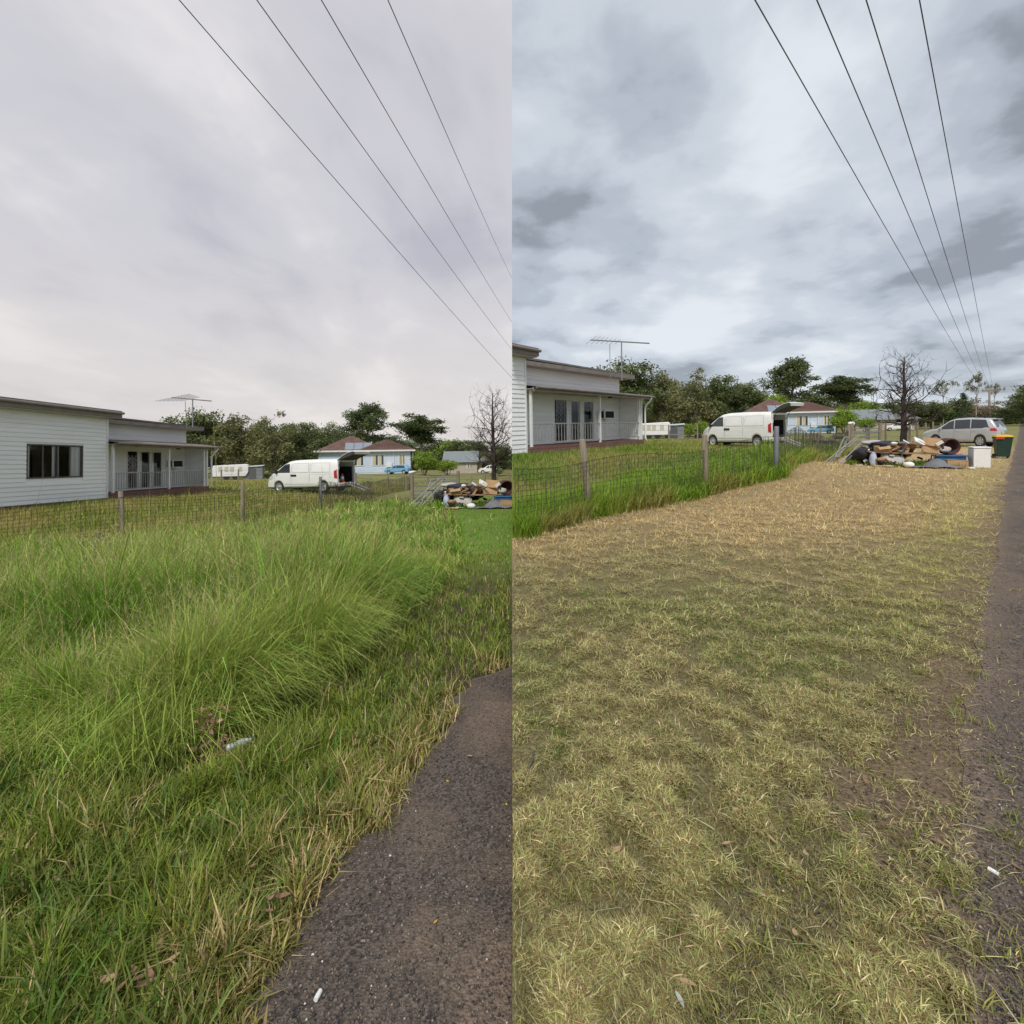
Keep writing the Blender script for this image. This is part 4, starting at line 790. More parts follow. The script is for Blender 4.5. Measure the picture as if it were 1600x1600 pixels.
def make_wagon(M):
    v = thing('station_wagon', 'silver station wagon with roof rails parked on the grass by the road', 'car', M)
    part(v, 'body', M_SILVER, lambda b: vehicle_body(b, arch_xs(-2.4, 2.42, SWX, .385, .1), SZ, SL, SWID, 13, False, .02), True)
    part(v, 'underbody', M_BLACKP, lambda b: b.box(-2.1, 2.1, -.7, .7, .2, .42))
    for s in (-1, 1):
        for q in ([(.18, 1.04), (1.08, 1.04), (.50, 1.44), (.20, 1.54)], [(-.82, 1.05), (.12, 1.04), (.14, 1.55), (-.80, 1.58)], [(-1.92, 1.12), (-.88, 1.05), (-.86, 1.58), (-1.72, 1.54)]):
            part(v, 'side_window', M_CARGLASS, lambda b: patch(b, q, SWID, SL, SZ, s, .006))
        part(v, 'window_trim', M_BLACKP, lambda b: patch(b, [(-1.98, 1.08), (1.16, 1.005), (1.16, 1.03), (-1.95, 1.11)], SWID, SL, SZ, s, .004))
        for xg in (.15, -.86, 1.1): part(v, 'door_seam', M_BLACKP, lambda b: patch(b, [(xg, .42), (xg+.012, .42), (xg+.012, 1.0), (xg, 1.0)], SWID, SL, SZ, s, .002))
        for xh in (-.02, -1.0): part(v, 'door_handle', M_SILVER, lambda b: patch(b, [(xh-.16, .88), (xh+.03, .88), (xh+.03, .93), (xh-.16, .93)], SWID, SL, SZ, s, .025))
        part(v, 'tail_light', M_TAIL, lambda b: patch(b, [(-2.38, .90), (-1.98, .93), (-2.0, 1.06), (-2.33, 1.08)], SWID, SL, SZ, s, .012))
        part(v, 'headlight', MATS['headlight_lens'], lambda b: patch(b, [(1.75, .80), (2.25, .72), (2.15, .84), (1.7, .93)], SWID, SL, SZ, s, .012))
        part(v, 'sill_moulding', M_SILVER, lambda b: patch(b, [(-.95, .42), (.92, .42), (.92, .49), (-.95, .49)], SWID, SL, SZ, s, .018))
        part(v, 'mirror', M_SILVER, lambda b: b.cbox((.98, s*.98, 1.07), (.11, .18, .13)), bevel=.03)
        part(v, 'roof_rail', M_BLACKP, lambda b: b.tube([(.15, s*.62, 1.64), (.05, s*.62, 1.70), (-1.5, s*.62, 1.70), (-1.62, s*.62, 1.62)], .02, 6))
        for wx in SWX: wheel(v, wx, s*.80, .345, .22, M_ALLOY, 7)
    for xb in (-1.0, -.15): part(v, 'roof_bar', M_BLACKP, lambda b: b.box(xb-.03, xb+.03, -.62, .62, 1.70, 1.735))
    part(v, 'rear_window', M_CARGLASS, lambda b: b.add([(-2.33, -.66, 1.10), (-2.33, .66, 1.10), (-2.07, .58, 1.54), (-2.07, -.58, 1.54)], [(0, 1, 2, 3)]))
    part(v, 'rear_spoiler', M_SILVER, lambda b: b.add([(-1.95, -.6, 1.6), (-1.95, .6, 1.6), (-2.24, .58, 1.585), (-2.24, -.58, 1.585), (-1.95, -.6, 1.55), (-1.95, .6, 1.55), (-2.24, .58, 1.555), (-2.24, -.58, 1.555)], [(0, 1, 2, 3), (7, 6, 5, 4), (0, 4, 5, 1), (1, 5, 6, 2), (2, 6, 7, 3), (3, 7, 4, 0)]))
    part(v, 'rear_bumper', M_SILVER, lambda b: b.box(-2.47, -2.36, -.76, .76, .44, .66), bevel=.04); part(v, 'lower_valance', M_BLACKP, lambda b: b.box(-2.44, -2.3, -.72, .72, .30, .438))
    part(v, 'number_plate', mat('plate_yellow', (.62, .55, .22), .5, .05, 5), lambda b: b.box(-2.44, -2.425, -.2, .2, .74, .86))
make_wagon(mloc('R', gd('R', 1503, 29.6), math.pi - R(62)) @ Matrix.Diagonal((.74, .74, .98, 1)))
# ================================================================== TREES
M_LEAF = leafmat('gum_leaf', .5, .22); M_BARK = mat('gum_bark', (.19, .165, .135), .9, .35, 2.5, bump=.3, stretch=(3, 3, .5)); M_BARK2 = mat('pale_gum_bark', (.34, .31, .27), .85, .25, 2.5, stretch=(3, 3, .5))
M_DEAD = mat('dead_branch_bark', (.055, .04, .036), .95, .35, 3, bump=.2)
TREES = {}
def leaf_cloud(clumps, per, size, colA, colB, rs, droop=.0, flat=1.):
    n = sum(max(8, int(per * (r_/1.0)**1.6)) for _, r_ in clumps); Cs = []; Rr = []; tone = []
    for (c, r_) in clumps:
        k = max(8, int(per * (r_/1.0)**1.6)); Cs.append(np.tile(c, (k, 1))); Rr.append(np.full(k, r_)); tone.append(np.full(k, rs.random()))
    Cs = np.concatenate(Cs); Rr = np.concatenate(Rr); tone = np.concatenate(tone); n = len(Cs)
    d = rs.normal(size=(n, 3)); d /= np.linalg.norm(d, axis=1)[:, None]; rad = rs.random(n)**.42
    P = Cs + d * (Rr * rad * (1 + .25*rs.normal(size=n)))[:, None] * np.array((1, 1, flat)); P[:, 2] -= droop * rs.random(n)
    a = rs.normal(size=(n, 3)) + np.array((0, 0, -droop*1.5)); a /= np.linalg.norm(a, axis=1)[:, None]; b = np.cross(a, rs.normal(size=(n, 3))); b /= np.linalg.norm(b, axis=1)[:, None]
    s = size * rs.uniform(.6, 1.4, n)[:, None]; V = np.stack([P - a*s, P + b*s*.42, P + a*s, P - b*s*.42], 1).reshape(-1, 3)
    t = np.clip(.6*tone + .4*rs.random(n) + rs.normal(0, .12, n), 0, 1); col = lerp(colA, colB, t) * rs.uniform(.7, 1.3, n)[:, None]
    return V, np.repeat(col, 4, 0)
def limb(b, p0, p1, r0, r1, rs, n=4, wob=.08):
    p0 = Vector(p0); p1 = Vector(p1); L_ = (p1-p0).length; pts = [p0.lerp(p1, k/n) + (Vector(rs.normal(size=3))*wob*L_*(math.sin(math.pi*k/n))*.6 if 0 < k < n else Vector()) for k in range(n+1)]
    b.tube(pts, [r0+(r1-r0)*k/n for k in range(n+1)], 6, False); return pts
def tree_kind(key, seed, H=10., W=3.2, base=.35, limbs=8, sub=4, crad=(.7, 1.15), per=95, size=.26, colA=(0.070, 0.102, 0.036), colB=(0.171, 0.201, 0.070), bark=None, shape='gum', droop=.15, trunk_r=.2, steep=0.):
    rs = np.random.default_rng(seed); b = MB(); cl = []
    if shape == 'conifer':
        limb(b, (0, 0, -.4), (0, 0, H*.97), trunk_r, .02, rs, 6, .01)
        for k in range(46):
            t = (k+1)/47; z = H*(.08+.9*t); r_ = W*(1-t)**.8*rs.uniform(.6, 1.05); a = rs.random()*6.28; cl.append(((r_*math.cos(a)*.75, r_*math.sin(a)*.75, z), .35+.55*(1-t)))
    elif shape == 'bush':
        for k in range(5):
            a = 6.28*k/5 + rs.random(); limb(b, (0, 0, -.3), (W*.45*math.cos(a), W*.45*math.sin(a), H*.6), trunk_r*.6, .03, rs)
        for k in range(limbs*sub):
            d = rs.normal(size=3); d /= np.linalg.norm(d); q = rs.random()**.33; cl.append(((d[0]*W*.8*q, d[1]*W*.8*q, H*base + (H*(1-base))*.5 + d[2]*H*(1-base)*.42*q), rs.uniform(*crad)))
    else:
        top = limb(b, (0, 0, -.5), (rs.normal()*.3, rs.normal()*.3, H*.62), trunk_r, trunk_r*.45, rs, 6, .04)
        for k in range(limbs):
            t = rs.uniform(base*.9, .62) if k else .62; p = Vector((0, 0, 0)); i = min(5, int(t/.62*6)); p = top[i].lerp(top[i+1], t/.62*6 - i) if i < 6 else top[-1]
            a = 6.28*k/limbs + rs.normal()*.35; el = rs.uniform(.35 + steep, 1.25 + steep*.4); ln = W*rs.uniform(.6, 1.0); e = p + Vector((math.cos(a)*math.cos(el)*ln, math.sin(a)*math.cos(el)*ln, math.sin(el)*H*.3*rs.uniform(.7, 1.15)))
            pts = limb(b, p, e, trunk_r*.4, trunk_r*.12, rs, 4, .1)
            for j in range(sub):
                q = pts[rs.integers(2, 5)]; f = Vector(q) + Vector((rs.normal()*W*.28, rs.normal()*W*.28, rs.uniform(-.05, .17)*H)); limb(b, q, f, trunk_r*.12, .015, rs, 2, .1); cl.append((tuple(f), rs.uniform(*crad)))
    V, col = leaf_cloud(cl, per, size, colA, colB, rs, droop, .8); n = len(V)//4
    crown = raw_mesh('crown', V, np.arange(4*n), np.full(n, 4), M_LEAF, col)
    me = bpy.data.meshes.new('trunk'); me.from_pydata(b.v, [], b.f); me.materials.append(bark or M_BARK); me.polygons.foreach_set('use_smooth', [True]*len(me.polygons))
    TREES[key] = (me, crown, max(1e-3, V[:, 2].max()), np.percentile(np.hypot(V[:, 0], V[:, 1]), 95))
for k in range(3): tree_kind('dense%d' % k, 100+k, base=.1, limbs=13, sub=5, W=3.3, crad=(.8, 1.3), per=135, size=.185)
for k in range(2): tree_kind('olive%d' % k, 120+k, base=.15, limbs=12, sub=5, W=3.1, crad=(.65, 1.1), per=140, size=.18, colA=(0.101, 0.119, 0.047), colB=(0.252, 0.236, 0.100))
for k in range(2): tree_kind('tall%d' % k, 130+k, H=13, base=.38, limbs=11, sub=5, steep=.45, W=3.0, crad=(.65, 1.15), per=230, size=.175, colA=(0.060, 0.088, 0.033), colB=(0.141, 0.175, 0.064), bark=M_BARK2, trunk_r=.26)
for k in range(2): tree_kind('sparse%d' % k, 140+k, H=12, base=.5, limbs=6, sub=3, W=4.2, crad=(.5, .95), per=95, size=.21, colA=(0.101, 0.119, 0.058), colB=(0.241, 0.236, 0.124), bark=M_BARK2, trunk_r=.2)
for k in range(2): tree_kind('bright%d' % k, 150+k, H=5, W=2.6, base=.18, limbs=10, sub=5, crad=(.55, .95), per=130, size=.15, colA=(0.110, 0.193, 0.024), colB=(0.302, 0.411, 0.049), shape='bush', trunk_r=.14)
tree_kind('conifer0', 160, H=9, W=2.3, per=120, size=.17, colA=(0.040, 0.070, 0.030), colB=(0.101, 0.140, 0.049), shape='conifer')
tree_kind('grey0', 170, H=9, base=.3, limbs=9, sub=4, W=3, per=60, size=.2, colA=(0.201, 0.149, 0.108), colB=(0.343, 0.263, 0.191))
def tree(side, px, topy, wpx, depth, key, label, group, name='gum_tree'):
    if (side == 'L' and 470 < px < 745) or (side == 'R' and 1165 < px < 1410): depth *= 1.36
    g = gd(side, px, depth); w0 = PL[side] @ g; H = CAMH + (CY - topy)/F*w0.y - w0.z
    me, cr, h0, w_ = TREES[key]; W = wpx/2/F*w0.y
    o = thing(name, label, 'tree' if 'bush' not in name else 'bush', mloc(side, g, rng.random()*6.28) @ Matrix.Diagonal((W/w_, W/w_, H/h0, 1)), group)
    for nm, m in (('trunk', me), ('crown', cr)): c = bpy.data.objects.new(nm, m); C.objects.link(c); c.parent = o
    return o
PLACE = {'L': 'beyond the long-grass yard', 'R': 'beyond the mown-lawn yard'}
def belts(side, rows, back):
    ordn = ['leftmost', 'second', 'third', 'fourth', 'fifth', 'sixth', 'seventh', 'eighth', 'ninth', 'tenth', 'eleventh', 'twelfth', 'thirteenth', 'fourteenth']
    for i, (px, ty, w_, d, key) in enumerate(rows): tree(side, px, ty-9, w_*1.08, d, key, '%s olive-green gum tree from the left in the front tree belt %s' % (ordn[i], PLACE[side]), 'front tree belts')
    for (px, ty, w_, d, key) in back: tree(side, px, ty-12, w_, d, key, 'dark gum tree in the back of the tree belt %s' % PLACE[side], 'dark back rows of the tree belts ' + PLACE[side])
belts('L', [(268, 672, 95, 74, 'dense0'), (322, 643, 85, 66, 'dense1'), (372, 652, 72, 62, 'olive0'), (425, 650, 78, 60, 'olive1'), (470, 664, 62, 64, 'dense2'), (515, 667, 60, 66, 'dense0'), (620, 685, 58, 82, 'dense1'), (722, 694, 70, 80, 'dense2'), (776, 696, 46, 60, 'dense0')],
      [(300, 668, 90, 88, 'dense2'), (348, 664, 80, 84, 'dense0'), (400, 666, 80, 86, 'dense1'), (448, 670, 80, 82, 'dense2'), (492, 676, 70, 86, 'olive0'), (536, 676, 60, 88, 'dense1'), (590, 688, 70, 96, 'dense2'), (650, 694, 70, 98, 'dense0'), (690, 696, 70, 96, 'dense1'), (748, 698, 60, 98, 'dense2'), (240, 690, 70, 90, 'dense1')])
belts('R', [(985, 565, 92, 66, 'dense1'), (1032, 584, 60, 68, 'olive0'), (1078, 580, 76, 62, 'olive1'), (1128, 590, 66, 64, 'dense2'), (1178, 598, 62, 66, 'dense0'), (1268, 618, 60, 86, 'dense1'), (1372, 636, 66, 92, 'dense2'), (1418, 630, 58, 86, 'dense0'), (1455, 634, 60, 88, 'dense1'), (1492, 630, 60, 95, 'olive0'), (1530, 634, 46, 105, 'grey0'), (1572, 634, 50, 118, 'dense0'), (1600, 612, 54, 100, 'dense2'), (1640, 596, 80, 90, 'dense1')],
      [(960, 590, 80, 88, 'dense0'), (1008, 600, 80, 86, 'dense2'), (1056, 600, 80, 84, 'dense0'), (1104, 604, 80, 86, 'dense1'), (1152, 610, 80, 88, 'dense2'), (1200, 616, 70, 90, 'dense0'), (1310, 630, 80, 104, 'dense2'), (1350, 636, 80, 104, 'dense0'), (1396, 640, 70, 106, 'dense1'), (1440, 642, 70, 108, 'dense2'), (1480, 642, 70, 112, 'dense0'), (1516, 644, 60, 118, 'dense1'), (1550, 644, 50, 130, 'dense2'), (1590, 640, 60, 135, 'dense0')])
tree('L', 576, 626, 74, 70, 'tall0', 'tallest open-crowned gum behind the blue house beyond the long grass', 'tall landmark gums')
tree('R', 1239, 556, 74, 70, 'tall0', 'tallest open-crowned gum behind the blue house beyond the mown lawn', 'tall landmark gums')
tree('L', 656, 648, 80, 72, 'tall1', 'broad dark gum right of the tallest gum beyond the long grass', 'tall landmark gums')
tree('R', 1318, 586, 80, 72, 'tall1', 'broad dark gum right of the tallest gum beyond the mown lawn', 'tall landmark gums')
tree('L', 546, 682, 44, 60, 'bright1', 'bright green bushy tree behind the van tailgate beyond the long grass', 'bright green trees', 'leafy_tree')
tree('R', 1212, 612, 46, 60, 'bright1', 'bright green bushy tree behind the van tailgate beyond the mown lawn', 'bright green trees', 'leafy_tree')
tree('L', 663, 702, 42, 47, 'bright0', 'round bright green tree right of the blue house past the long grass', 'bright green trees', 'leafy_tree')
tree('R', 1319, 636, 40, 47, 'bright0', 'round bright green tree right of the blue house past the mown lawn', 'bright green trees', 'leafy_tree')
tree('L', 699, 716, 34, 50, 'bright1', 'low round bush before the grey-roofed cottage past the long grass', 'bright green trees', 'round_bush')
tree('R', 1352, 651, 30, 50, 'bright1', 'low round bush before the grey-roofed cottage past the mown lawn', 'bright green trees', 'round_bush')
tree('L', 706, 684, 62, 86, 'bright0', 'wide bright green tree above the cottage roof past the long grass', 'bright green trees', 'leafy_tree')
tree('R', 1342, 622, 64, 86, 'bright0', 'wide bright green tree above the cottage roof past the mown lawn', 'bright green trees', 'leafy_tree')
tree('R', 1474, 592, 46, 92, 'sparse0', 'sparse pale gum left of the power pole', 'sparse gums near the poles'); tree('R', 1526, 579, 40, 98, 'sparse1', 'sparse tall gum just left of the power pole', 'sparse gums near the poles'); tree('R', 1553, 597, 26, 125, 'sparse0', 'small sparse gum crown behind the power pole', 'sparse gums near the poles')
tree('R', 1504, 612, 34, 84, 'conifer0', 'dark pointed conifer left of the silver station wagon roof', None, 'conifer_tree')
for k, (px, ty, w_, d) in enumerate(((455, 737, 22, 56), (418, 738, 20, 57), (437, 739, 16, 55))): tree('L', px, ty, w_, d, 'bright%d' % (k % 2), ('right', 'left')[k % 2] + ' one of two shrubs under the trees past the long grass', 'shrubs under the tree belts', 'low_bush') if k < 2 else None
for k, (px, ty, w_, d) in enumerate(((1076, 660, 24, 56), (1096, 656, 22, 57))): tree('R', px, ty, w_, d, 'bright%d' % (k % 2), ('left', 'right')[k % 2] + ' one of two shrubs under the trees past the mown lawn', 'shrubs under the tree belts', 'low_bush')
# ------------------------------------------------------------------ far wood that reads as one mass
def far_wood(side, cols, depth, name, label):
    rs = np.random.default_rng(77); cl = []
    for px, ty in cols:
        g = gd(side, px, depth*rs.uniform(.96, 1.08)); w0 = PL[side] @ g; H = CAMH + (CY-ty)/F*w0.y - w0.z
        for k in range(7): cl.append(((g.x + rs.normal()*1.6, g.y + rs.normal()*2, g.z + H*(.05 + .85*rs.random()) - .8), rs.uniform(1.2, 2.)))
    V, col = leaf_cloud(cl, 26, .46, (.045, .075, .03), (.12, .155, .06), rs, .1, .8); n = len(V)//4; P = toworld(side, V)
    if side == 'L': P[:, 0] = np.minimum(P[:, 0], -.01)
    else: P[:, 0] = np.maximum(P[:, 0], .01)
    o = link(name, raw_mesh(name, P, np.arange(4*n), np.full(n, 4), M_LEAF, col)); tag(o, label, 'wood', None, 'stuff')
far_wood('L', [(x, 694 + 8*math.sin(x*.03) + (5 if x > 560 else -8)) for x in range(225, 800, 9)], 112, 'distant_wood', 'low dark wood along the horizon past the long grass')
far_wood('R', [(x, 634 + 6*math.sin(x*.033) + (8 if x > 1250 else -14)) for x in range(930, 1580, 9)], 128, 'distant_wood', 'low dark wood along the horizon past the mown lawn')
# ------------------------------------------------------------------ the bare dead tree
def dead_tree(side, px, basey, topy, depth, label, seed):
    rs = np.random.default_rng(seed); g = gd(side, px, depth); w0 = PL[side] @ g; H = CAMH + (CY-topy)/F*w0.y - w0.z
    t = thing('dead_tree', label, 'tree', mloc(side, g), 'bare dead trees'); b = MB(); n = 12; pts = [Vector((.03*rs.normal(), .03*rs.normal(), H*k/n - (.3 if k == 0 else 0))) for k in range(n+1)]
    b.tube(pts, [.19*(1-k/n)**.8 + .016 for k in range(n+1)], 8, False); tr = b.build('trunk', M_DEAD, t, True)
    def grow(bb, p, d, L_, r_, lev):
        n = 4; q = [p]
        for k in range(n): d = (d + Vector(rs.normal(size=3))*.22 + Vector((0, 0, .10))).normalized(); q.append(q[-1] + d*L_/n)
        bb.tube(q, [r_*(1-.18*k) for k in range(n+1)], 5 if lev < 2 else 3, False)
        if lev < 3:
            for k in range(6 if lev == 1 else 4):
                i = rs.integers(1, n+1); dd = (d*.55 + Vector(rs.normal(size=3))*.75 + Vector((0, 0, .12))).normalized(); grow(bb, q[i], dd, L_*rs.uniform(.35, .62), r_*.5, lev+1)
    for k in range(36):
        z = .2 + .78*(k+.5)/36; a = k*2.4 + rs.normal()*.3; L_ = H*.34*(1-.62*abs(z-.42)/.58)*rs.uniform(.75, 1.15); bb = MB(); i = min(n-1, int(z*n))
        p = pts[i].lerp(pts[i+1], z*n-i); grow(bb, p, Vector((math.cos(a), math.sin(a), .3+.9*z*rs.random())).normalized(), L_, .07*(1.15-z), 1); bb.build('branch', M_DEAD, t)
    return t
dL_ = dead_tree('L', 771, 745, 613, 40, 'bare dead tree standing behind the rubbish beyond the long grass', 5)
dR_ = dead_tree('R', 1412, 690, 557, 33, 'bare dead tree standing behind the rubbish left of the station wagon', 5)
clip_to_plot(dL_, False)
# ================================================================== FAR BUILDINGS
M_BLUEW = mat('pale_blue_cladding', (.52, .60, .70), .6, .06, 1.5); M_TILE = mat('terracotta_roof_tile', (.125, .072, .06), .8, .3, 1.2, bump=.4, bscale=9, stretch=(1, 1, 4)); M_SOLAR = mat('solar_cell', (.20, .23, .28), .2, .1, 3, spec=.6)
def hip(b, x0, x1, y0, y1, z, h, ov=.5):
    x0 -= ov; x1 += ov; y0 -= ov; y1 += ov; d = (y1-y0)/2; ym = (y0+y1)/2; r0, r1 = (x0+d, x1-d) if x1-x0 > 2*d else ((x0+x1)/2-.05, (x0+x1)/2+.05)
    b.add([(x0, y0, z), (x1, y0, z), (x1, y1, z), (x0, y1, z), (r0, ym, z+h), (r1, ym, z+h)], [(0, 1, 5, 4), (1, 2, 5), (2, 3, 4, 5), (3, 0, 4), (3, 2, 1, 0)])
def fwin(root, x0, x1, z0, z1, y, fm=None):
    w_ = part(root, 'window', fm or M_TRIM, lambda b: [b.box(x0, x1, y-.05, y+.02, z0, z0+.07), b.box(x0, x1, y-.05, y+.02, z1-.07, z1), b.box(x0, x0+.07, y-.048, y+.02, z0+.07, z1-.07), b.box(x1-.07, x1, y-.048, y+.02, z0+.07, z1-.07), b.box((x0+x1)/2-.03, (x0+x1)/2+.03, y-.046, y+.02, z0+.07, z1-.07)])
    for a, c_ in ((x0+.07, (x0+x1)/2-.03), ((x0+x1)/2+.03, x1-.07)):
        part(w_, 'pane', M_CARGLASS, lambda b: b.box(a, c_, y-.02, y-.01, z0+.07, z1-.07)); part(w_, 'blind', mat('cream_blind', (.5, .45, .33), .8, .1, 4), lambda b: b.box(a, a+(c_-a)*.62, y-.028, y-.022, z0+.08, z1-.09))
def blue_house(side, px, depth, rz, sc, label):
    h = thing('blue_house', label, 'house', mloc(side, gd(side, px, depth), rz, sc), 'pale blue houses with tiled roofs')
    part(h, 'wall', M_BLUEW, lambda b: [b.box(-5.4, 5.0, 0, 7.5, -.4, 2.75)]); part(h, 'eaves', M_TRIM, lambda b: [b.box(-5.9, 5.5, -.5, 8, 2.6, 2.78)])
    part(h, 'siding', M_BLUEW, lambda b: siding(b, lambda a, o_, z: (a, -o_, z), -5.4, 5.0, .2, 2.6, ((-1.9, -.4, .95, 2.25), (.5, 1.9, .95, 2.25), (3.55, 4.3, .95, 2.25)), .2), kind='stuff')
    r_ = part(h, 'roof', M_TILE, lambda b: hip(b, -5.4, 1.4, 1.2, 7.5, 2.785, 1.9)); part(h, 'wing_roof', M_TILE, lambda b: hip(b, -.6, 5.0, .0, 5.2, 2.79, 1.35))
    part(h, 'tile_battens', mat('roof_tile_edge', (.16, .09, .075), .8, .2, 3), lambda b: [b.bar((-.9+.42*k, -.46+.42*k*.0+.03+2.9*k/8*.99, 2.84+1.31*k/8), (5.3-2.9*k/8, -.46+.03+2.9*k/8*.99, 2.84+1.31*k/8), .05, .04) for k in range(1, 8)], kind='stuff')
    for x in (-2.6, -1.55, -.5): part(h, 'solar_panel', M_SOLAR, lambda b: b.add([(x, .9, 2.93), (x+.98, .9, 2.93), (x+.98, 2.5, 3.78), (x, 2.5, 3.78), (x, .9, 2.89), (x+.98, .9, 2.89), (x+.98, 2.5, 3.74), (x, 2.5, 3.74)], [(0, 1, 2, 3), (7, 6, 5, 4), (0, 4, 5, 1), (1, 5, 6, 2), (2, 6, 7, 3), (3, 7, 4, 0)]))
    for a, c_ in ((-1.9, -.4), (.5, 1.9), (3.55, 4.3)): fwin(h, a, c_, .95, 2.25, -.01)
    part(h, 'downpipe', M_TRIM, lambda b: b.tube([(3.0, -.1, .1), (3.0, -.1, 2.6)], .05, 6)); part(h, 'cooling_unit', M_TRIM, lambda b: b.box(2.15, 2.75, -.38, -.04, .75, 1.3)); part(h, 'corner_post', mat('dark_timber', (.06, .045, .04), .8), lambda b: b.box(4.96, 5.12, -.1, .05, -.3, 2.6))
    return h
blue_house('L', 574, 72, R(14), 1.2, 'pale blue house with red tiled roof beyond the long-grass yard'); blue_house('R', 1237, 72, R(-20), 1.08, 'pale blue house with red tiled roof beyond the mown-lawn yard')
def cottage(side, px, depth, rz, sc, label):
    h = thing('cottage', label, 'house', mloc(side, gd(side, px, depth), rz, sc), 'grey-roofed cottages'); mw = mat('sandy_render', (.42, .37, .31), .8, .1, 2); mr = mat('blue_grey_roof', (.19, .215, .225), .5, .12, 2)
    part(h, 'wall', mw, lambda b: b.box(-4, 2.2, 0, 6, -.4, 2.4)); part(h, 'gable', mw, lambda b: b.add([(2.2, 0, 2.4), (2.2, 6, 2.4), (2.2, 3, 4.2), (2.0, 0, 2.4), (2.0, 6, 2.4), (2.0, 3, 4.2)], [(0, 1, 2), (5, 4, 3), (0, 2, 5, 3), (1, 4, 5, 2)]))
    part(h, 'roof', mr, lambda b: b.add([(-4.4, -.5, 2.15), (2.5, -.5, 2.15), (2.5, 3, 4.3), (-4.4, 3, 4.3), (2.5, 6.5, 2.15), (-4.4, 6.5, 2.15), (-4.4, -.5, 2.07), (2.5, -.5, 2.07), (2.5, 3, 4.22), (-4.4, 3, 4.22)], [(0, 1, 2, 3), (3, 2, 4, 5), (7, 6, 9, 8), (0, 6, 7, 1)]))
    fwin(h, -2.6, -1.6, .9, 2., -.01); fwin(h, .2, 1.2, .9, 2., -.01)
    part(h, 'porch_wall', mw, lambda b: b.box(2.21, 6.5, 1, 6, -.4, 2.2)); part(h, 'porch_roof', mat('dark_grey_roof', (.13, .125, .12), .7, .2, 2), lambda b: hip(b, 2.4, 6.5, .4, 6, 2.2, 1.6))
    part(h, 'porch_shade_panel', M_DARK, lambda b: b.box(3.1, 4.3, .9, .98, .1, 2.0)); part(h, 'porch_post', M_TRIM, lambda b: b.box(4.55, 4.75, .5, .7, -.3, 2.2)); part(h, 'porch_post', M_TRIM, lambda b: b.box(6.2, 6.4, .5, .7, -.3, 2.2))  # near-black slab on the solid wall paints the shade of an opening
cottage('L', 727, 80, R(2), .82, 'sandy cottage with blue-grey roof behind the bushes past the long grass'); cottage('R', 1374, 80, R(-22), .78, 'sandy cottage with blue-grey roof behind the bushes past the mown lawn')
def caravan(side, px, depth, rz, label):
    h = thing('caravan', label, 'caravan', mloc(side, gd(side, px, depth), rz, 1.), 'white caravans'); m = mat('caravan_white', (.72, .73, .72), .4, .05, 2)
    part(h, 'body', m, lambda b: b.prism([(-1.6, .35), (1.4, .35), (1.65, .8), (1.65, 1.5), (1.5, 1.62), (-1.55, 1.5), (-1.65, 1.2)], 0, 2.0, Matrix.Rotation(R(90), 4, 'X') @ Matrix.Translation((0, 0, -2))), bevel=.06)
    for x in (-1.1, -.55, -.05, .7): part(h, 'window', mat('cream_pane', (.50, .47, .38), .3, .1, 3), lambda b: b.box(x, x+.36, -.02, .01, .85, 1.35))
    for x in (-.35, .45): part(h, 'wheel', M_TYRE, lambda b: b.lathe([(0, -.1), (.3, -.1), (.3, .1), (0, .1)], 14, Matrix.Translation((x, .15, .3)), 'y'))
    part(h, 'drawbar', M_IRON, lambda b: b.bar((1.6, 1, .4), (2.5, 1, .35), .08))
caravan('L', 360, 53, R(24), 'white caravan under the trees between the house and van past the long grass'); caravan('R', 1020, 50, R(-14), 'white caravan under the trees between the porch and van past the mown lawn')
def shed(side, px, depth, rz, label):
    h = thing('tin_shed', label, 'shed', mloc(side, gd(side, px, depth), rz), 'grey tin sheds'); part(h, 'wall', mat('grey_tin', (.20, .21, .22), .6, .15, 2), lambda b: b.box(-.9, .9, 0, 1.6, -.2, 1.25)); part(h, 'roof', mat('pale_tin', (.5, .52, .53), .5, .1, 2), lambda b: b.add([(-1, -.15, 1.26), (1, -.15, 1.36), (1, 1.7, 1.46), (-1, 1.7, 1.36), (-1, -.15, 1.31), (1, -.15, 1.41), (1, 1.7, 1.51), (-1, 1.7, 1.41)], [(3, 2, 1, 0), (4, 5, 6, 7), (0, 1, 5, 4), (1, 2, 6, 5), (2, 3, 7, 6), (3, 0, 4, 7)])); part(h, 'door', mat('dark_tin', (.10, .10, .105), .6), lambda b: b.box(-.4, .3, -.03, -.005, 0, 1.1))
shed('L', 395, 54, R(20), 'small grey tin shed beside the caravan past the long grass'); shed('R', 1054, 51, R(-16), 'small grey tin shed beside the caravan past the mown lawn')
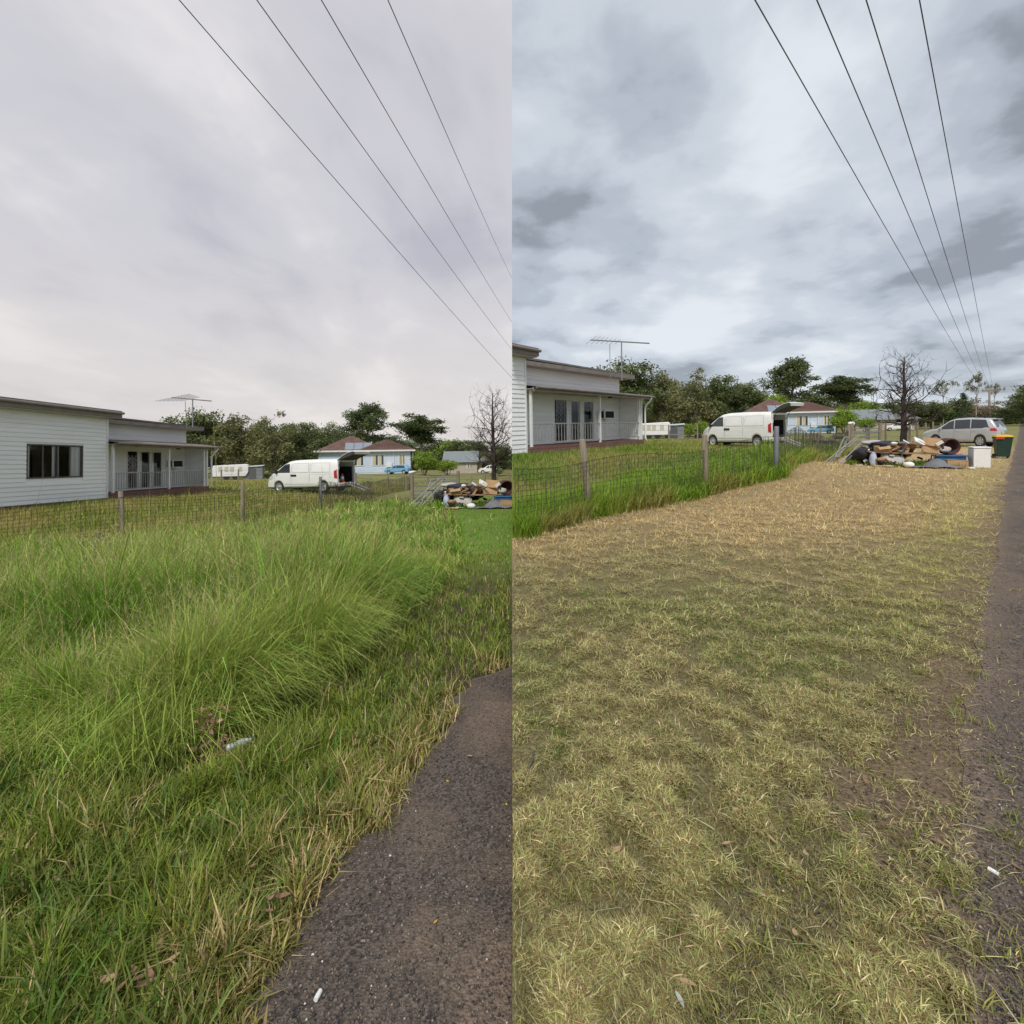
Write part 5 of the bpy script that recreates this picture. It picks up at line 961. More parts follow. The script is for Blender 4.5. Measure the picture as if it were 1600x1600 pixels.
# small cars far off, same loft with a hatchback's outline
HZ = interp([(-1.95, .85), (-1.85, 1.0), (-1.5, 1.4), (-1.2, 1.46), (.0, 1.47), (.35, 1.38), (.95, .98), (1.7, .86), (1.95, .6)]); HWX = (-1.2, 1.2); HL = arch(interp([(-1.95, .35), (1.95, .3)]), HWX, .34, .3)
HWID = lambda x, z, lo, hi: .82 - .2*max(0, (z-.9)/.6) - (.15*((x-1.1)/.85)**2 if x > 1.1 else 0)
def small_car(M, m, label, group):
    v = thing('hatchback_car', label, 'car', M, group); part(v, 'body', m, lambda b: vehicle_body(b, arch_xs(-1.95, 1.95, HWX, .34), HZ, HL, HWID, 8), True)
    for s in (-1, 1):
        for q in ([(.05, .95), (.75, .95), (.36, 1.28), (.08, 1.36)], [(-1.45, .97), (-.02, .95), (.0, 1.37), (-1.2, 1.36)]): part(v, 'side_window', M_CARGLASS, lambda b: patch(b, q, HWID, HL, HZ, s, .01))
        for wx in HWX: wheel(v, wx, s*.7, .3, .18, M_STEELRIM)
M_BLUECAR = mat('sky_blue_car_paint', (.16, .36, .55), .35, .05, 2, coat=.3)
small_car(mloc('L', gd('L', 621, 66), math.pi - R(6), .82), M_BLUECAR, 'sky blue hatchback before the blue house past the long grass', 'sky blue hatchbacks'); small_car(mloc('R', gd('R', 1282, 66), math.pi - R(28), .75), M_BLUECAR, 'sky blue hatchback before the blue house past the mown lawn', 'sky blue hatchbacks')
small_car(mloc('L', gd('L', 765, 74), math.pi - R(0), .85), M_VANW, 'white hatchback before the cottage porch past the long grass', 'white hatchbacks'); small_car(mloc('R', gd('R', 1402, 74), math.pi - R(30), .8), M_VANW, 'white hatchback before the cottage porch past the mown lawn', 'white hatchbacks')
# ================================================================== PADDOCK FENCES AND GATES
def paddock(side, pts, label, h_=1.1):
    o = gd(side, *pts[0][:2]); f = thing('paddock_fence', label, 'fence', mloc(side, o), 'paddock fences'); P = [gd(side, px, d) - o for px, d in pts]
    for q in P:
        hh = h_*rng.uniform(.9, 1.12); part(f, 'post', M_WOOD, lambda b: b.tube([q - Vector((0, 0, .3)), q + Vector((rng.normal()*.02, 0, hh))], [.07, .06], 7))
    for a, c_ in zip(P[:-1], P[1:]):
        for z in (.35, .65, .95): part(f, 'wire', M_WIRE, lambda b: b.tube([a + Vector((0, 0, z*h_)), (a+c_)/2 + Vector((0, 0, z*h_-.03)), c_ + Vector((0, 0, z*h_))], .012, 4, False))
paddock('L', [(345, 44), (372, 43.5), (548, 40), (556, 38), (606, 37), (634, 36), (668, 35.5), (692, 36), (736, 36.5), (756, 37), (776, 37.5), (795, 38)], 'post and wire paddock fence between the van and the houses past the long grass')
paddock('R', [(1003, 46), (1045, 45), (1090, 44), (1282, 41), (1357, 36), (1384, 37), (1421, 34), (1433, 35.5), (1446, 37), (1457, 40), (1470, 45), (1480, 52), (1490, 62)], 'post and wire paddock fence behind the rubbish leading to the road', 1.35)
def gate(side, a, c_, label):
    p0 = gd(side, *a); p1 = gd(side, *c_) - p0; g = thing('farm_gate', label, 'gate', mloc(side, p0), 'galvanised farm gates')
    for k, z in enumerate((.25, .45, .68, .92, 1.15)): part(g, 'rail', M_STEEL, lambda b: b.tube([(0, 0, z), p1 + Vector((0, 0, z))], .028, 6))
    for t in (0, .5, 1): part(g, 'upright', M_STEEL, lambda b: b.tube([p1*t + Vector((0, 0, .2)), p1*t + Vector((0, 0, 1.18))], .03, 6))
    for t in (-.03, 1.03): part(g, 'gate_post', M_WOOD, lambda b: b.tube([p1*t - Vector((0, 0, .3)), p1*t + Vector((0, 0, 1.45))], .09, 8))
gate('L', (645, 27), (713, 27.5), 'galvanised farm gate behind the rubbish past the long grass'); gate('R', (1332, 27), (1374, 29), 'galvanised farm gate behind the rubbish past the mown lawn')
# ================================================================== POWER POLES AND LINES
def pole(px, topy, depth, r_, label):
    g = gd('R', px, depth); w0 = PL['R'] @ g; H = CAMH + (CY-topy)/F*w0.y - w0.z
    t = thing('power_pole', label, 'pole', PL['R'] @ Matrix.Translation(g), 'timber power poles'); part(t, 'shaft', M_WOOD, lambda b: b.tube([(0, 0, -.5), (0, 0, H)], [r_*1.2, r_*.85], 10), True); part(t, 'cross_arm', M_WOOD, lambda b: b.box(-1.5, 1.5, -.1, .1, H-.75, H-.5))
    for x in (-1.35, -.5, .5, 1.35): part(t, 'insulator', mat('brown_insulator', (.25, .22, .2), .4), lambda b: b.lathe([(.03, H-.5), (.1, H-.42), (.05, H-.3), (0, H-.27)], 8, Matrix.Translation((x, 0, 0))))
    return g, H
gA, HA = pole(1545, 606, 105, .19, 'nearer timber power pole carrying the four lines by the road'); pole(1553, 628, 150, .2, 'farther timber power pole down the road')
M_CABLE = mat('dark_cable', (.10, .10, .11), .6, .1, 5)
def line(side, p0, p1, Y0, Y1, sag, r_, label):
    W = lambda px, py, Y: Vector(((px-800)/F*Y, Y, CAMH + (CY-py)/F*Y)); a = W(*p0, Y0); c_ = W(*p1, Y1) if p1 else None
    d = a - c_; a = a + d.normalized()*14; n = 26; pts = [a.lerp(c_, k/n) - Vector((0, 0, sag*4*(k/n)*(1-k/n))) for k in range(n+1)]
    o = MB().tube(pts, r_, 6).build('power_line', M_CABLE, None, True); tag(o, label, 'power line', 'overhead power lines')
nm = ['lowest leftmost', 'second', 'third', 'rightmost']
for k, (x0, y1) in enumerate(((297, 590), (415, 546), (513, 503), (614, 434))): line('L', (x0, 0), (799.6, y1), 8.2, 34 + 2*k, .22, .0085, '%s overhead power line crossing the pale sky above the long grass' % nm[k])
for k, (x0, x1, y1) in enumerate(((1190, 1538, 612), (1284, 1543, 612), (1359, 1548, 612), (1440, 1553, 611))): line('R', (x0, 0), (x1, y1), 8.4, 104, .55, .0105, '%s overhead power line running to the pole above the mown lawn' % nm[k])
# ================================================================== RUBBISH HEAPS
M_CARD = mat('cardboard', (.40, .26, .14), .85, .15, 4); M_PLANK = mat('weathered_plank', (.30, .19, .11), .85, .3, 5, stretch=(1, 6, 6)); M_BAG = mat('black_garbage_bag', (.018, .018, .02), .32, .2, 5, spec=.5, bump=.5, bscale=9)
M_FOAM = mat('white_foam', (.72, .72, .70), .8, .06, 5); M_BLUE = mat('blue_plastic', (.03, .11, .24), .45, .15, 4); M_BROWN = mat('brown_upholstery', (.07, .035, .03), .75, .3, 5, bump=.3); M_TARP = mat('grey_tarpaulin', (.15, .155, .17), .6, .25, 3, bump=.5, bscale=7)
M_CLOTH = mat('dark_blue_cloth', (.045, .05, .075), .9, .3, 4, bump=.4); M_LINEN = mat('grey_linen', (.42, .40, .37), .9, .15, 4, bump=.4, bscale=8)
def blob(c, r_, seed, n=12, m=16, squash=(1, 1, 1), amp=.22):
    rs = np.random.default_rng(seed); b = MB(); ph = rs.random((6, 3))*6.28; V = []
    for i in range(n+1):
        th = math.pi*i/n
        for j in range(m):
            a = 2*math.pi*j/m; d = Vector((math.sin(th)*math.cos(a), math.sin(th)*math.sin(a), math.cos(th))); k = 1 + amp*sum(math.sin(3*d.x*(q+1)*.7+ph[q][0])*math.sin(3*d.y*(q+1)*.7+ph[q][1])*math.sin(3*d.z+ph[q][2]) for q in range(6))*.6
            V.append((c[0]+d.x*r_*k*squash[0], c[1]+d.y*r_*k*squash[1], c[2]+d.z*r_*k*squash[2]))
    return b.add(V, [(i*m+j, i*m+(j+1) % m, (i+1)*m+(j+1) % m, (i+1)*m+j) for i in range(n) for j in range(m)])
def sheet(x0, x1, y0, y1, fn, n=18, th=.012):
    b = MB(); V = []
    for s in (0, th):
        for i in range(n+1):
            for j in range(n+1):
                x = x0+(x1-x0)*i/n; y = y0+(y1-y0)*j/n; V.append((x, y, fn(x, y)+s))
    k = (n+1)**2; q = [(i*(n+1)+j, (i+1)*(n+1)+j, (i+1)*(n+1)+j+1, i*(n+1)+j+1) for i in range(n) for j in range(n)]
    rim = [i*(n+1) for i in range(n+1)] + [n*(n+1)+j for j in range(1, n+1)] + [i*(n+1)+n for i in range(n-1, -1, -1)] + [j for j in range(n-1, 0, -1)]
    return b.add(V, [f[::-1] for f in q] + [tuple(v+k for v in f) for f in q] + [(rim[i], rim[(i+1) % len(rim)], rim[(i+1) % len(rim)]+k, rim[i]+k) for i in range(len(rim))])
def rotm(x=0, y=0, z=0): return (Matrix.Rotation(R(z), 3, 'Z') @ Matrix.Rotation(R(y), 3, 'Y') @ Matrix.Rotation(R(x), 3, 'X'))
def openbox(b, c, sz, Mr, th=.012, flap=True):
    T = Matrix.Translation(Vector(c)) @ Mr.to_4x4(); a, d, h = sz[0]/2, sz[1]/2, sz[2]
    b.box(-a, a, -d, d, 0, th, T); b.box(-a, -a+th, -d, d, th, h, T); b.box(a-th, a, -d, d, th, h, T); b.box(-a+th, a-th, -d, -d+th, th, h, T); b.box(-a+th, a-th, d-th, d, th, h, T)
    if flap:
        F1 = T @ Matrix.Translation((0, -d, h)) @ Matrix.Rotation(R(35), 4, 'X'); b.box(-a, a, -d*.8, 0, 0, th, F1); F2 = T @ Matrix.Translation((a, 0, h)) @ Matrix.Rotation(R(40), 4, 'Y'); b.box(0, a*.6, -d, d, 0, th, F2)
def heap(side, px, py, rz, where, full):
    P = gp(side, px, py); M = mloc(side, P, rz); G = 'household rubbish in the heap ' + where; out = []
    def add(mb, name, m, label, cat, smooth=False, bevel=0.): out.append(solid(mb, name, m, M, '%s %s' % (label, where), cat, G, smooth, bevel)); return out[-1]
    # folding trestle frames leaning on each other
    for k, (a, c_, d) in enumerate((((-2.5, .1, 0), (-1.35, .5, 1.05), .35), ((-2.0, -.1, 0), (-1.2, .35, .9), .3), ((-2.15, .7, 0), (-1.75, .9, 1.0), .5))):
        t = thing('metal_trestle', '%s grey metal trestle frame leaning in the heap %s' % (('longest', 'nearest', 'upright')[k], where), 'trestle', M, G); a = Vector(a); c_ = Vector(c_); o_ = Vector((.15, d, 0)); out.append(t)
        for q in (Vector(), o_): part(t, 'leg', M_IRON, lambda b: b.tube([a+q, c_+q], .022, 6))
        for f in (.25, .6, .98): part(t, 'rung', M_IRON, lambda b: b.tube([a.lerp(c_, f), a.lerp(c_, f)+o_], .018, 6))
    add(MB().bar((-1.75, -.25, .05), (-1.3, -.45, .06), .06, .03), 'white_stick', M_FOAM, 'white painted stick lying left of the rubbish', 'stick')
    for k, (c_, r_) in enumerate((((-1.15, .5, .34), .36), ((-.75, .7, .42), .38), ((-.2, .75, .5), .36), ((-1.4, .75, .25), .28))): add(blob(c_, r_, 20+k, squash=(1.15, .9, .85)), 'garbage_bag', M_BAG, '%s lumpy black garbage bag' % ('front left', 'middle', 'rightmost', 'far left')[k], 'bag', True)
    add(blob((-.55, .25, .72), .3, 33, squash=(1.5, .8, .5)), 'clothes_pile', M_CLOTH, 'heap of dark blue clothes on the bench', 'clothes', True); add(blob((-.95, .35, .80), .2, 34, squash=(1.5, .8, .45)), 'grey_blanket', M_LINEN, 'crumpled grey blanket left of the clothes', 'blanket', True)
    # board bench
    t = thing('board_bench', 'long brown board bench under the cardboard %s' % where, 'bench', M, G); out.append(t); part(t, 'board', M_PLANK, lambda b: b.cbox((-.15, .1, .46), (1.9, .5, .035), rotm(0, 2, 3)), bevel=.005)
    for x in (-.95, -.2, .65): part(t, 'leg', M_IRON, lambda b: b.tube([(x, -.1, 0), (x+.05, -.05, .44)], .018, 6)); part(t, 'leg', M_IRON, lambda b: b.tube([(x, .35, 0), (x+.05, .3, .44)], .018, 6))
    for k in range(9):
        x = -.55+.14*k; add(MB().cbox((x, .0+.06*(k % 3), .57+.05*(k % 4)), (.5+.14*(k % 4), .07+.03*(k % 3), .022), rotm(9*(k % 3), 30-17*(k % 5), -50+29*k)), 'broken_plank', M_PLANK, '%s broken plank from the left on the bench' % ('first', 'second', 'third', 'fourth', 'fifth', 'sixth', 'seventh', 'eighth', 'ninth')[k], 'plank')
    b = MB(); openbox(b, (-.72, .0, .5), (.36, .3, .2), rotm(8, -6, 20)); add(b, 'small_carton', M_CARD, 'small open cardboard carton on the left of the bench', 'box')
    b = MB(); openbox(b, (-.35, .15, .52), (.3, .26, .2), rotm(-12, 10, -25)); add(b, 'small_carton', M_CARD, 'small tilted cardboard carton amid the planks', 'box')
    add(MB().cbox((.62, .0, .72), (.46, .03, .52), rotm(-18, 6, -6)), 'cardboard_panel', M_CARD, 'large tan cardboard panel propped upright on the bench', 'cardboard')
    b = MB(); T = Matrix.Translation((.33, .05, .82)) @ rotm(40, 28, 25).to_4x4(); b.prism([(-.2, -.13), (.2, -.13), (.2, .13), (-.2, .13)], 0, .05, T); b.prism([(-.11, -.06), (.11, -.06), (.11, .06), (-.11, .06)], .051, .09, T); add(b, 'foam_block', M_FOAM, 'white moulded foam block tilted beside the cardboard panel', 'foam', False, .01)
    add(MB().cbox((.1, .12, .76), (.5, .12, .02), rotm(20, 32, 10)), 'white_board_scrap', M_FOAM, 'long scrap of white board among the planks', 'board'); add(MB().cbox((.84, -.05, .80), (.2, .02, .1), rotm(10, -35, 0)), 'white_card', M_FOAM, 'small white card right of the cardboard panel', 'card')
    add(sheet(-.75, -.1, -.25, -.0, lambda x, y: .40+y*1.1+.05*math.sin(9*x)+.03*math.sin(17*x+8*y)), 'hanging_sheet', M_LINEN, 'crumpled grey sheet hanging off the bench', 'cloth', True)
    # drum on its side with rags in it, on a blue tub
    t = thing('upholstered_drum', 'dark brown round drum chair lying on its side %s' % where, 'chair', M, G); out.append(t); T = Matrix.Translation((1.12, .2, .68)) @ Matrix.Rotation(R(18), 4, 'Z') @ Matrix.Scale(.82, 4)
    part(t, 'shell', M_BROWN, lambda b: b.lathe([(.0, .36), (.28, .34), (.33, .26), (.33, -.16), (.30, -.20), (.27, -.18), (.26, .15), (0, .18)], 22, T, 'y'), True); r_ = blob((1.0, .05, .58), .12, 40, squash=(1.3, .8, .8)).build('cushion', M_LINEN, t, True)
    t = thing('blue_tub', 'blue plastic tub under the brown drum %s' % where, 'tub', M, G); out.append(t); part(t, 'tub_body', M_BLUE, lambda b: b.prism([(.75, -.15), (1.5, -.15), (1.5, .5), (.75, .5)], .06, .38), bevel=.04); part(t, 'rim', M_BLUE, lambda b: b.prism([(.71, -.19), (1.54, -.19), (1.54, .54), (.71, .54)], .36, .405), bevel=.01)
    add(sheet(.05, 1.35, -.75, -.2, lambda x, y: .02+max(0, .26*math.exp(-((x-.75)/.3)**2-((y+.35)/.22)**2)) + .035*abs(math.sin(6*x+5*y))), 'tarpaulin', M_TARP, 'rumpled dark grey tarpaulin before the bench', 'tarpaulin', True)
    b = MB(); openbox(b, (1.2, -.3, .0), (.55, .3, .25), rotm(0, 0, 12), flap=False); b.cbox((1.2, -.3, .256), (.56, .31, .012), rotm(0, 3, 12)); add(b, 'flat_carton', M_CARD, 'closed cardboard carton behind the tarpaulin', 'box')
    add(blob((-.05, -.62, .11), .13, 44, squash=(1.2, 1, .75), amp=.08), 'plastic_bowl', M_FOAM, 'upturned white plastic bowl on the ground before the bench', 'bowl', True)
    add(blob((-.98, -.28, .24), .2, 45, squash=(.55, .4, 1.25), amp=.15), 'feed_bag', mat('blue_white_bag', (.62, .64, .68), .6, .1, 3, col2=(.20, .26, .46)), 'upright blue and white plastic bag left of the bench', 'bag', True)
    for k, (x, y, rz_) in enumerate(((-.85, -.55, 20), (-.62, -.62, -15), (-.5, -.4, 40), (1.5, -.75, 10))): add(MB().cbox((x, y, .05), (.34 - .06*k, .16, .02), rotm(6, 4, rz_)), 'board_scrap', (M_CARD, M_CARD, M_FOAM, M_FOAM)[k], ('left tan', 'right tan', 'left white', 'right white')[k] + ' scrap of card on the ground', 'card')
    rs = np.random.default_rng(5); pal = [M_CARD, M_FOAM, M_BLACKP, M_PLANK, M_CLOTH, M_LINEN, M_BROWN, M_TARP]
    for k in range(46):
        x = rs.uniform(-1.2, 1.0); top = .92 - .35*abs(x+.1)/1.1; z = rs.uniform(.03, top) if k > 16 else rs.uniform(.5, top); y = rs.uniform(-.15, .5) - (.25 if z < .3 else 0)
        add(MB().cbox((x, y, z), (rs.uniform(.06, .32), rs.uniform(.04, .15), rs.uniform(.012, .08)), rotm(rs.uniform(-50, 50), rs.uniform(-50, 50), rs.uniform(0, 180))) if k % 3 else blob((x, y, z), rs.uniform(.05, .1), 200+k, 7, 9, (1.5, 1, .7), .3), 'rubbish_scrap', pal[k % 8], 'small scrap of mixed rubbish jumbled in the heap', 'scrap', k % 3 == 0)
    if full:
        t = thing('white_fridge', 'small white fridge lying at the right end of the rubbish heap', 'fridge', M, G); out.append(t); part(t, 'cabinet', M_FOAM, lambda b: b.cbox((1.86, .1, .31), (.44, .42, .62), rotm(0, 0, 8)), bevel=.02); part(t, 'lid', M_FOAM, lambda b: b.cbox((1.86, .1, .65), (.47, .45, .05), rotm(0, 0, 8)), bevel=.015); part(t, 'hinge', M_IRON, lambda b: b.cbox((1.70, -.12, .59), (.05, .02, .05), rotm(0, 0, 8)))
    return out
hl = heap('L', 742, 793, R(-3), 'past the long grass', False)
heap('R', 1418, 729, R(-30), 'on the mown lawn', True)
for o in hl: 
    if o.type == 'EMPTY': clip_to_plot(o, False)
def clip_one(o):
    e = bpy.data.objects.new('tmp', None); C.objects.link(e); e.matrix_world = Matrix(); bpy.context.view_layer.update(); mw = o.matrix_world.copy(); o.parent = e; o.matrix_world = mw; clip_to_plot(e, False)
    try: o.parent = None; o.matrix_world = mw
    except ReferenceError: pass
    bpy.data.objects.remove(e)
for o in hl:
    if o.type == 'MESH': clip_one(o)
for o in list(hl):
    try:
        if o.type == 'EMPTY' and not kids(o): bpy.data.objects.remove(o)
    except ReferenceError: pass
# weeds growing through the heaps
for sd, (px, py), rz in (('L', (742, 793), R(-3)), ('R', (1418, 729), R(-30))):
    P = gp(sd, px, py); n = 5200; a = rng.uniform(-1.7, 1.5, n); d = rng.uniform(-.5, .8, n); keep = vnoise(a, d, 2.3, 7) > .47; a, d = a[keep], d[keep]; n = len(a)
    x = P.x + a*math.cos(rz) - d*math.sin(rz); y = P.y + a*math.sin(rz) + d*math.cos(rz)
    blades(sd, 'heap_weeds', x, y, nrm(n, .17, .06, .05, .34), np.full(n, .016), rng.random(n)*6.28, nrm(n, .5, .2, .05, .9), jit(lerp((.11, .22, .03), (.24, .30, .06), rng.random(n)), .2), 2, label='green weeds growing up through the rubbish heap ' + ('past the long grass' if sd == 'L' else 'on the mown lawn'))
# ------------------------------------------------------------------ wheelie bin
def bin_(M):
    t = thing('wheelie_bin', 'dark green wheelie bin with yellow lid beside the road', 'bin', M); g = mat('bin_green', (.022, .05, .034), .5, .12, 5); y_ = mat('bin_yellow', (.62, .36, .03), .5, .1, 4)
    def bod(b):
        V = []; 
        for z, a, d in ((.08, .21, .24), (.9, .28, .33), (.96, .30, .35), (1.0, .30, .35)): V += [(-a, -d, z), (a, -d, z), (a, d, z), (-a, d, z)]
        b.add(V, [(3, 2, 1, 0), (12, 13, 14, 15)] + [(4*i+k, 4*i+(k+1) % 4, 4*i+4+(k+1) % 4, 4*i+4+k) for i in range(3) for k in range(4)])
    part(t, 'bin_body', g, bod, bevel=.02); part(t, 'lid', y_, lambda b: b.add([(-.32, -.37, 1.005), (.32, -.37, 1.005), (.32, .36, 1.005), (-.32, .36, 1.005), (-.26, -.28, 1.08), (.26, -.28, 1.08), (.26, .30, 1.1), (-.26, .30, 1.1)], [(3, 2, 1, 0), (4, 5, 6, 7), (0, 1, 5, 4), (1, 2, 6, 5), (2, 3, 7, 6), (3, 0, 4, 7)]), bevel=.015)
    for s in (-1, 1): part(t, 'wheel', M_TYRE, lambda b: b.lathe([(0, -.03), (.1, -.03), (.1, .03), (0, .03)], 14, Matrix.Translation((s*.25, .28, .1)) @ Matrix.Rotation(R(90), 4, 'Z'), 'y'))
    part(t, 'handle', y_, lambda b: b.tube([(-.25, .36, 1.0), (-.25, .44, 1.02), (.25, .44, 1.02), (.25, .36, 1.0)], .018, 6)); part(t, 'red_flap', mat('red_plastic', (.45, .05, .04), .5), lambda b: b.box(-.3, -.02, -.375, -.352, .9, 1.0))
bin_(mloc('R', gp('R', 1566, 716), R(-30), .85))
# orange garden trimmer by the heap
P = gp('R', 1510, 716); t = thing('garden_trimmer', 'orange and black garden trimmer lying on the mown lawn near the wagon', 'trimmer', mloc('R', P, R(-35))); part(t, 'motor', mat('tool_orange', (.6, .13, .03), .45), lambda b: b.cbox((-.3, 0, .12), (.3, .2, .22), rotm(0, 0, 10)), bevel=.05); part(t, 'shaft', M_BLACKP, lambda b: b.tube([(-.2, 0, .12), (.9, .1, .08)], .02, 6)); part(t, 'guard', M_BLACKP, lambda b: b.cbox((.25, .05, .14), (.22, .16, .12)), bevel=.03)
for k, (px, py) in enumerate(((1278, 693), (1290, 695), (1301, 696), (1311, 686))): solid(MB().lathe([(.18, 0), (.30, .0), (.33, .05), (.33, .14), (.30, .19), (.18, .19), (.2, .1), (.18, 0)], 18), 'old_tyre', M_TYRE, mloc('R', gp('R', px, py) + Vector((0, 0, .02)), 0, 1.1, Matrix.Rotation(R(12*(k % 3)), 4, 'X')), '%s old black tyre lying in the yard right of the van' % ('leftmost', 'second', 'third', 'farthest')[k], 'tyre', 'old tyres in the yard', True)
b = MB(); openbox(b, (0, 0, 0), (.6, .5, .45), rotm(0, 0, 0), .03, False); solid(b, 'black_crate', M_BLACKP, mloc('R', gp('R', 1090, 685), R(-20)), 'black plastic crate on the yard grass left of the van nose', 'crate')
solid(blob((0, 0, 0), .12, 60, squash=(1.5, 1, .7), amp=.35), 'white_gate_lump', M_FOAM, mloc('R', gd('R', 1330, 27) + Vector((0, 0, 1.42))), 'crumpled white plastic bag caught on the gate post by the mown lawn', 'bag', None, True)
solid(blob((0, 0, 0), .12, 61, squash=(1.5, 1, .7), amp=.35), 'white_gate_lump', M_FOAM, mloc('L', gd('L', 644, 27) + Vector((0, 0, 1.42))), 'crumpled white lump standing in for a motorbike past the long grass', 'bag', None, True)  # white blob added in place of a motorbike
# ================================================================== LITTER NEAR THE CAMERA
M_LTAN = mat('dry_leaf_tan', (.36, .24, .135), .7, .25, 20); M_LBROWN = mat('dry_leaf_brown', (.27, .165, .10), .75, .25, 20); M_LYEL = mat('yellow_leaf', (.60, .36, .04), .6, .2, 20); M_LGREY = mat('silver_leaf', (.34, .36, .30), .6, .15, 20)
def leaf_mesh(L_, w_, curl, m, nm):
    b = MB(); n = 8; V = []
    for i in range(n+1):
        t = i/n; wd = w_*math.sin(math.pi*min(1, t**.75*.97+.03))*.5; x = L_*(t-.5); z = curl*4*(t-.5)**2 + .002; by = .18*L_*math.sin(t*2.2)
        V += [(x, by-wd, z+wd*.5), (x, by, z), (x, by+wd, z+wd*.5)]
    b.add(V, [(3*i+k, 3*i+3+k, 3*i+4+k, 3*i+1+k) for i in range(n) for k in range(2)]); me = bpy.data.meshes.new(nm); me.from_pydata(b.v, [], b.f); me.materials.append(m); me.polygons.foreach_set('use_smooth', [True]*len(me.polygons)); return me
LM = {'tan': [leaf_mesh(.085, .026, .012, M_LTAN, 'fallen_leaf'), leaf_mesh(.06, .034, .016, M_LTAN, 'fallen_leaf')], 'brown': [leaf_mesh(.09, .03, .014, M_LBROWN, 'fallen_leaf')], 'yellow': [leaf_mesh(.035, .016, .006, M_LYEL, 'fallen_leaf')], 'silver': [leaf_mesh(.07, .022, .01, M_LGREY, 'fallen_leaf')]}
def drop(side, px, py, kind, label, group, lift=.03, sc=1., rz=None):
    p = gp(side, px, py); p.z += lift; o = bpy.data.objects.new('fallen_leaf', random.choice(LM[kind])); C.objects.link(o)
    o.matrix_world = mloc(side, p, random.uniform(0, 6.28) if rz is None else rz, sc*random.uniform(.5, .85)*(1 if side == 'L' else .75), Matrix.Rotation(random.uniform(-.35, .35), 4, 'X') @ Matrix.Rotation(random.uniform(-.2, .2), 4, 'Y')); tag(o, label, 'leaf', group)
gl_ = 'dry leaves in the verge grass'
for q in ((87, 1412), (285, 1365), (510, 1223), (440, 1313), (485, 1295), (395, 1390), (350, 1145), (265, 1540), (170, 1572), (360, 1160), (298, 1140), (425, 1440), (460, 1385), (330, 1120), (620, 1000)): drop('L', *q, 'tan', 'dry tan leaf lying in the green verge grass', gl_, .08)
for q in ((255, 1510), (238, 1555), (222, 1568), (190, 1585), (205, 1560), (420, 1460), (545, 1300), (560, 1290), (445, 1270), (180, 1560), (248, 1530), (230, 1580), (405, 1425), (560, 1225), (345, 1150), (440, 1430)): drop('L', *q, 'brown', 'curled brown leaf near the edge of the driveway', 'brown leaves along the driveway', .07)
for q in ((682, 1448), (796-6, 1262), (443, 1271), (625, 1212), (700, 1224)): drop('L', *q, 'yellow', 'small yellow leaf on or beside the driveway', 'yellow leaves', .012)
drop('L', 534, 1354, 'silver', 'silver-green leaf at the driveway edge', None, .03); drop('L', 735, 1187, 'tan', 'single tan leaf lying on the dark driveway', None, .012)
for q in ((1315, 1545), (1306, 1552), (1075, 1560), (990, 1465), (963, 1340), (1137, 1335), (1240, 1477), (1205, 1328), (840, 1320), (1260, 1350), (1150, 1280), (1290, 1165)): drop('R', *q, 'tan', 'dry tan leaf lying on the mown lawn', 'dry leaves on the mown lawn', .035)
for q in ((1470, 1325), (1345, 1590), (1350, 1225), (1590, 1360)): drop('R', *q, 'brown', 'brown leaf on the bare soil near the road edge', 'brown leaves by the road', .012)
drop('R', 1060, 1585, 'silver', 'silver-grey leaf at the bottom of the mown lawn', None, .035)
def butt(side, px, py, label, rz): solid(MB().tube([(-.014, 0, .007), (.0, 0, .007), (.014, 0, .007)], [.007, .0075, .0065], 8), 'white_stub', M_FOAM, mloc(side, gp(side, px, py) + Vector((0, 0, .006)), rz), label, 'stub')
butt('L', 497, 1562, 'small white stub lying on the dark driveway', R(80)); butt('R', 1552, 1367, 'small white stub lying on the gravel road edge', R(-60))
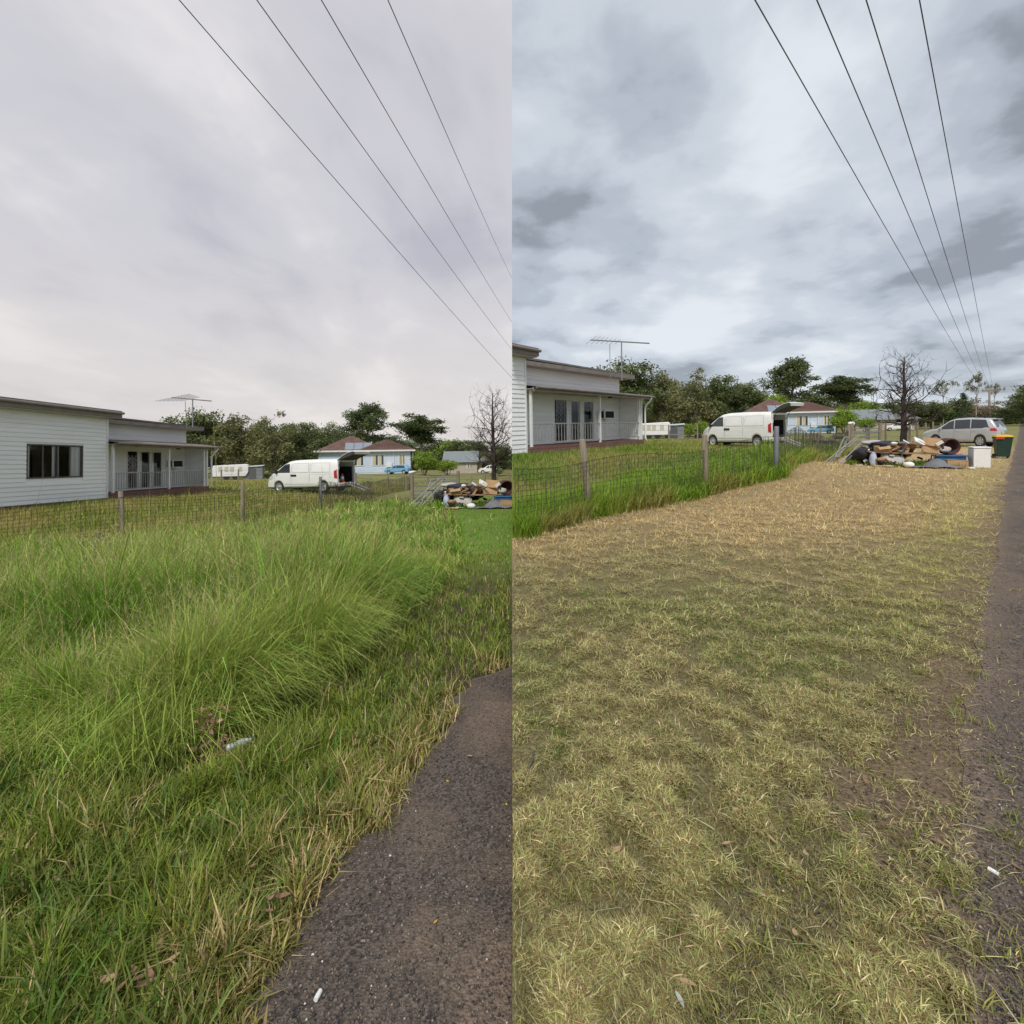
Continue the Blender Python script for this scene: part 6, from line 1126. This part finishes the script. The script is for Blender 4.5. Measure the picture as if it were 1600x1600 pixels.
# dead weed, grey dead shrub, bottle, hose
def dead_weed(side, px, py, H, seed, m, name, label, n=26, ls=1.):
    rs = np.random.default_rng(seed); t = thing(name, label, 'plant', mloc(side, gp(side, px, py)))
    def st(b):
        for k in range(9): a = rs.random()*6.28; e = rs.uniform(.1, .5); b.tube([(0, 0, 0), (math.cos(a)*e*H*.4, math.sin(a)*e*H*.4, H*.55), (math.cos(a)*e*H, math.sin(a)*e*H, H*rs.uniform(.7, 1))], [.006, .004, .002], 4, False)
    part(t, 'stems', m, st, kind='stuff')
    def lv(b):
        for k in range(n):
            a = rs.random()*6.28; r_ = rs.random()*H*.4; c = Vector((math.cos(a)*r_, math.sin(a)*r_, H*rs.uniform(.1, 1))); u = Vector(rs.normal(size=3)).normalized()*.035*H/.4*ls; v = u.orthogonal().normalized()*.014*H/.4*ls; w_ = u.cross(v).normalized()*.01
            b.add([c-u, c-u*.3+v+w_, c+u*.6+v*.7, c+u+w_, c+u*.4-v, c-u*.4-v+w_], [(0, 1, 5), (1, 2, 4, 5), (2, 3, 4)])
    part(t, 'withered_leaves', m, lv, kind='stuff')
dead_weed('L', 325, 1180, .26, 3, mat('withered_brown', (.36, .23, .14), .85, .3, 20), 'withered_weed', 'withered brown weed at the edge of the long grass above the bottle', 60); dead_weed('L', 350, 1185, .12, 4, MATS['withered_brown'], 'withered_leaf_clump', 'low clump of withered brown leaves beside the plastic bottle', 40)
dead_weed('L', 155, 895, .62, 5, mat('grey_dead_shrub', (.13, .11, .09), .9, .25, 12), 'dead_shrub', 'grey dead shrub poking out of the long grass near the first fence post', 170, .5)
P = gp('L', 372, 1183); t = thing('plastic_bottle', 'clear crumpled plastic bottle lying in the verge grass', 'bottle', mloc('L', P + Vector((0, 0, .07)), R(35), .68, Matrix.Rotation(R(84), 4, 'Y')))
part(t, 'bottle_body', mat('cloudy_plastic', (.40, .45, .47), .2, .3, 40, spec=.7), lambda b: b.lathe([(0, -.09), (.026, -.088), (.03, -.06), (.024, -.02), (.031, .01), (.03, .05), (.013, .085), (.012, .1)], 14), True); part(t, 'cap', M_BLUE, lambda b: b.lathe([(.014, .1), (.014, .115), (0, .116)], 10))
Q = [gp('R', *q) for q in ((802, 1236), (812, 1226), (824, 1214), (831, 1200), (834, 1184))]; o = MB().tube([PL['R'] @ (q + Vector((0, 0, .03))) for q in Q], .004, 6).build('black_cable', M_CABLE, None, True); tag(o, 'thin black cable curling out of the mown lawn at its left edge', 'cable')
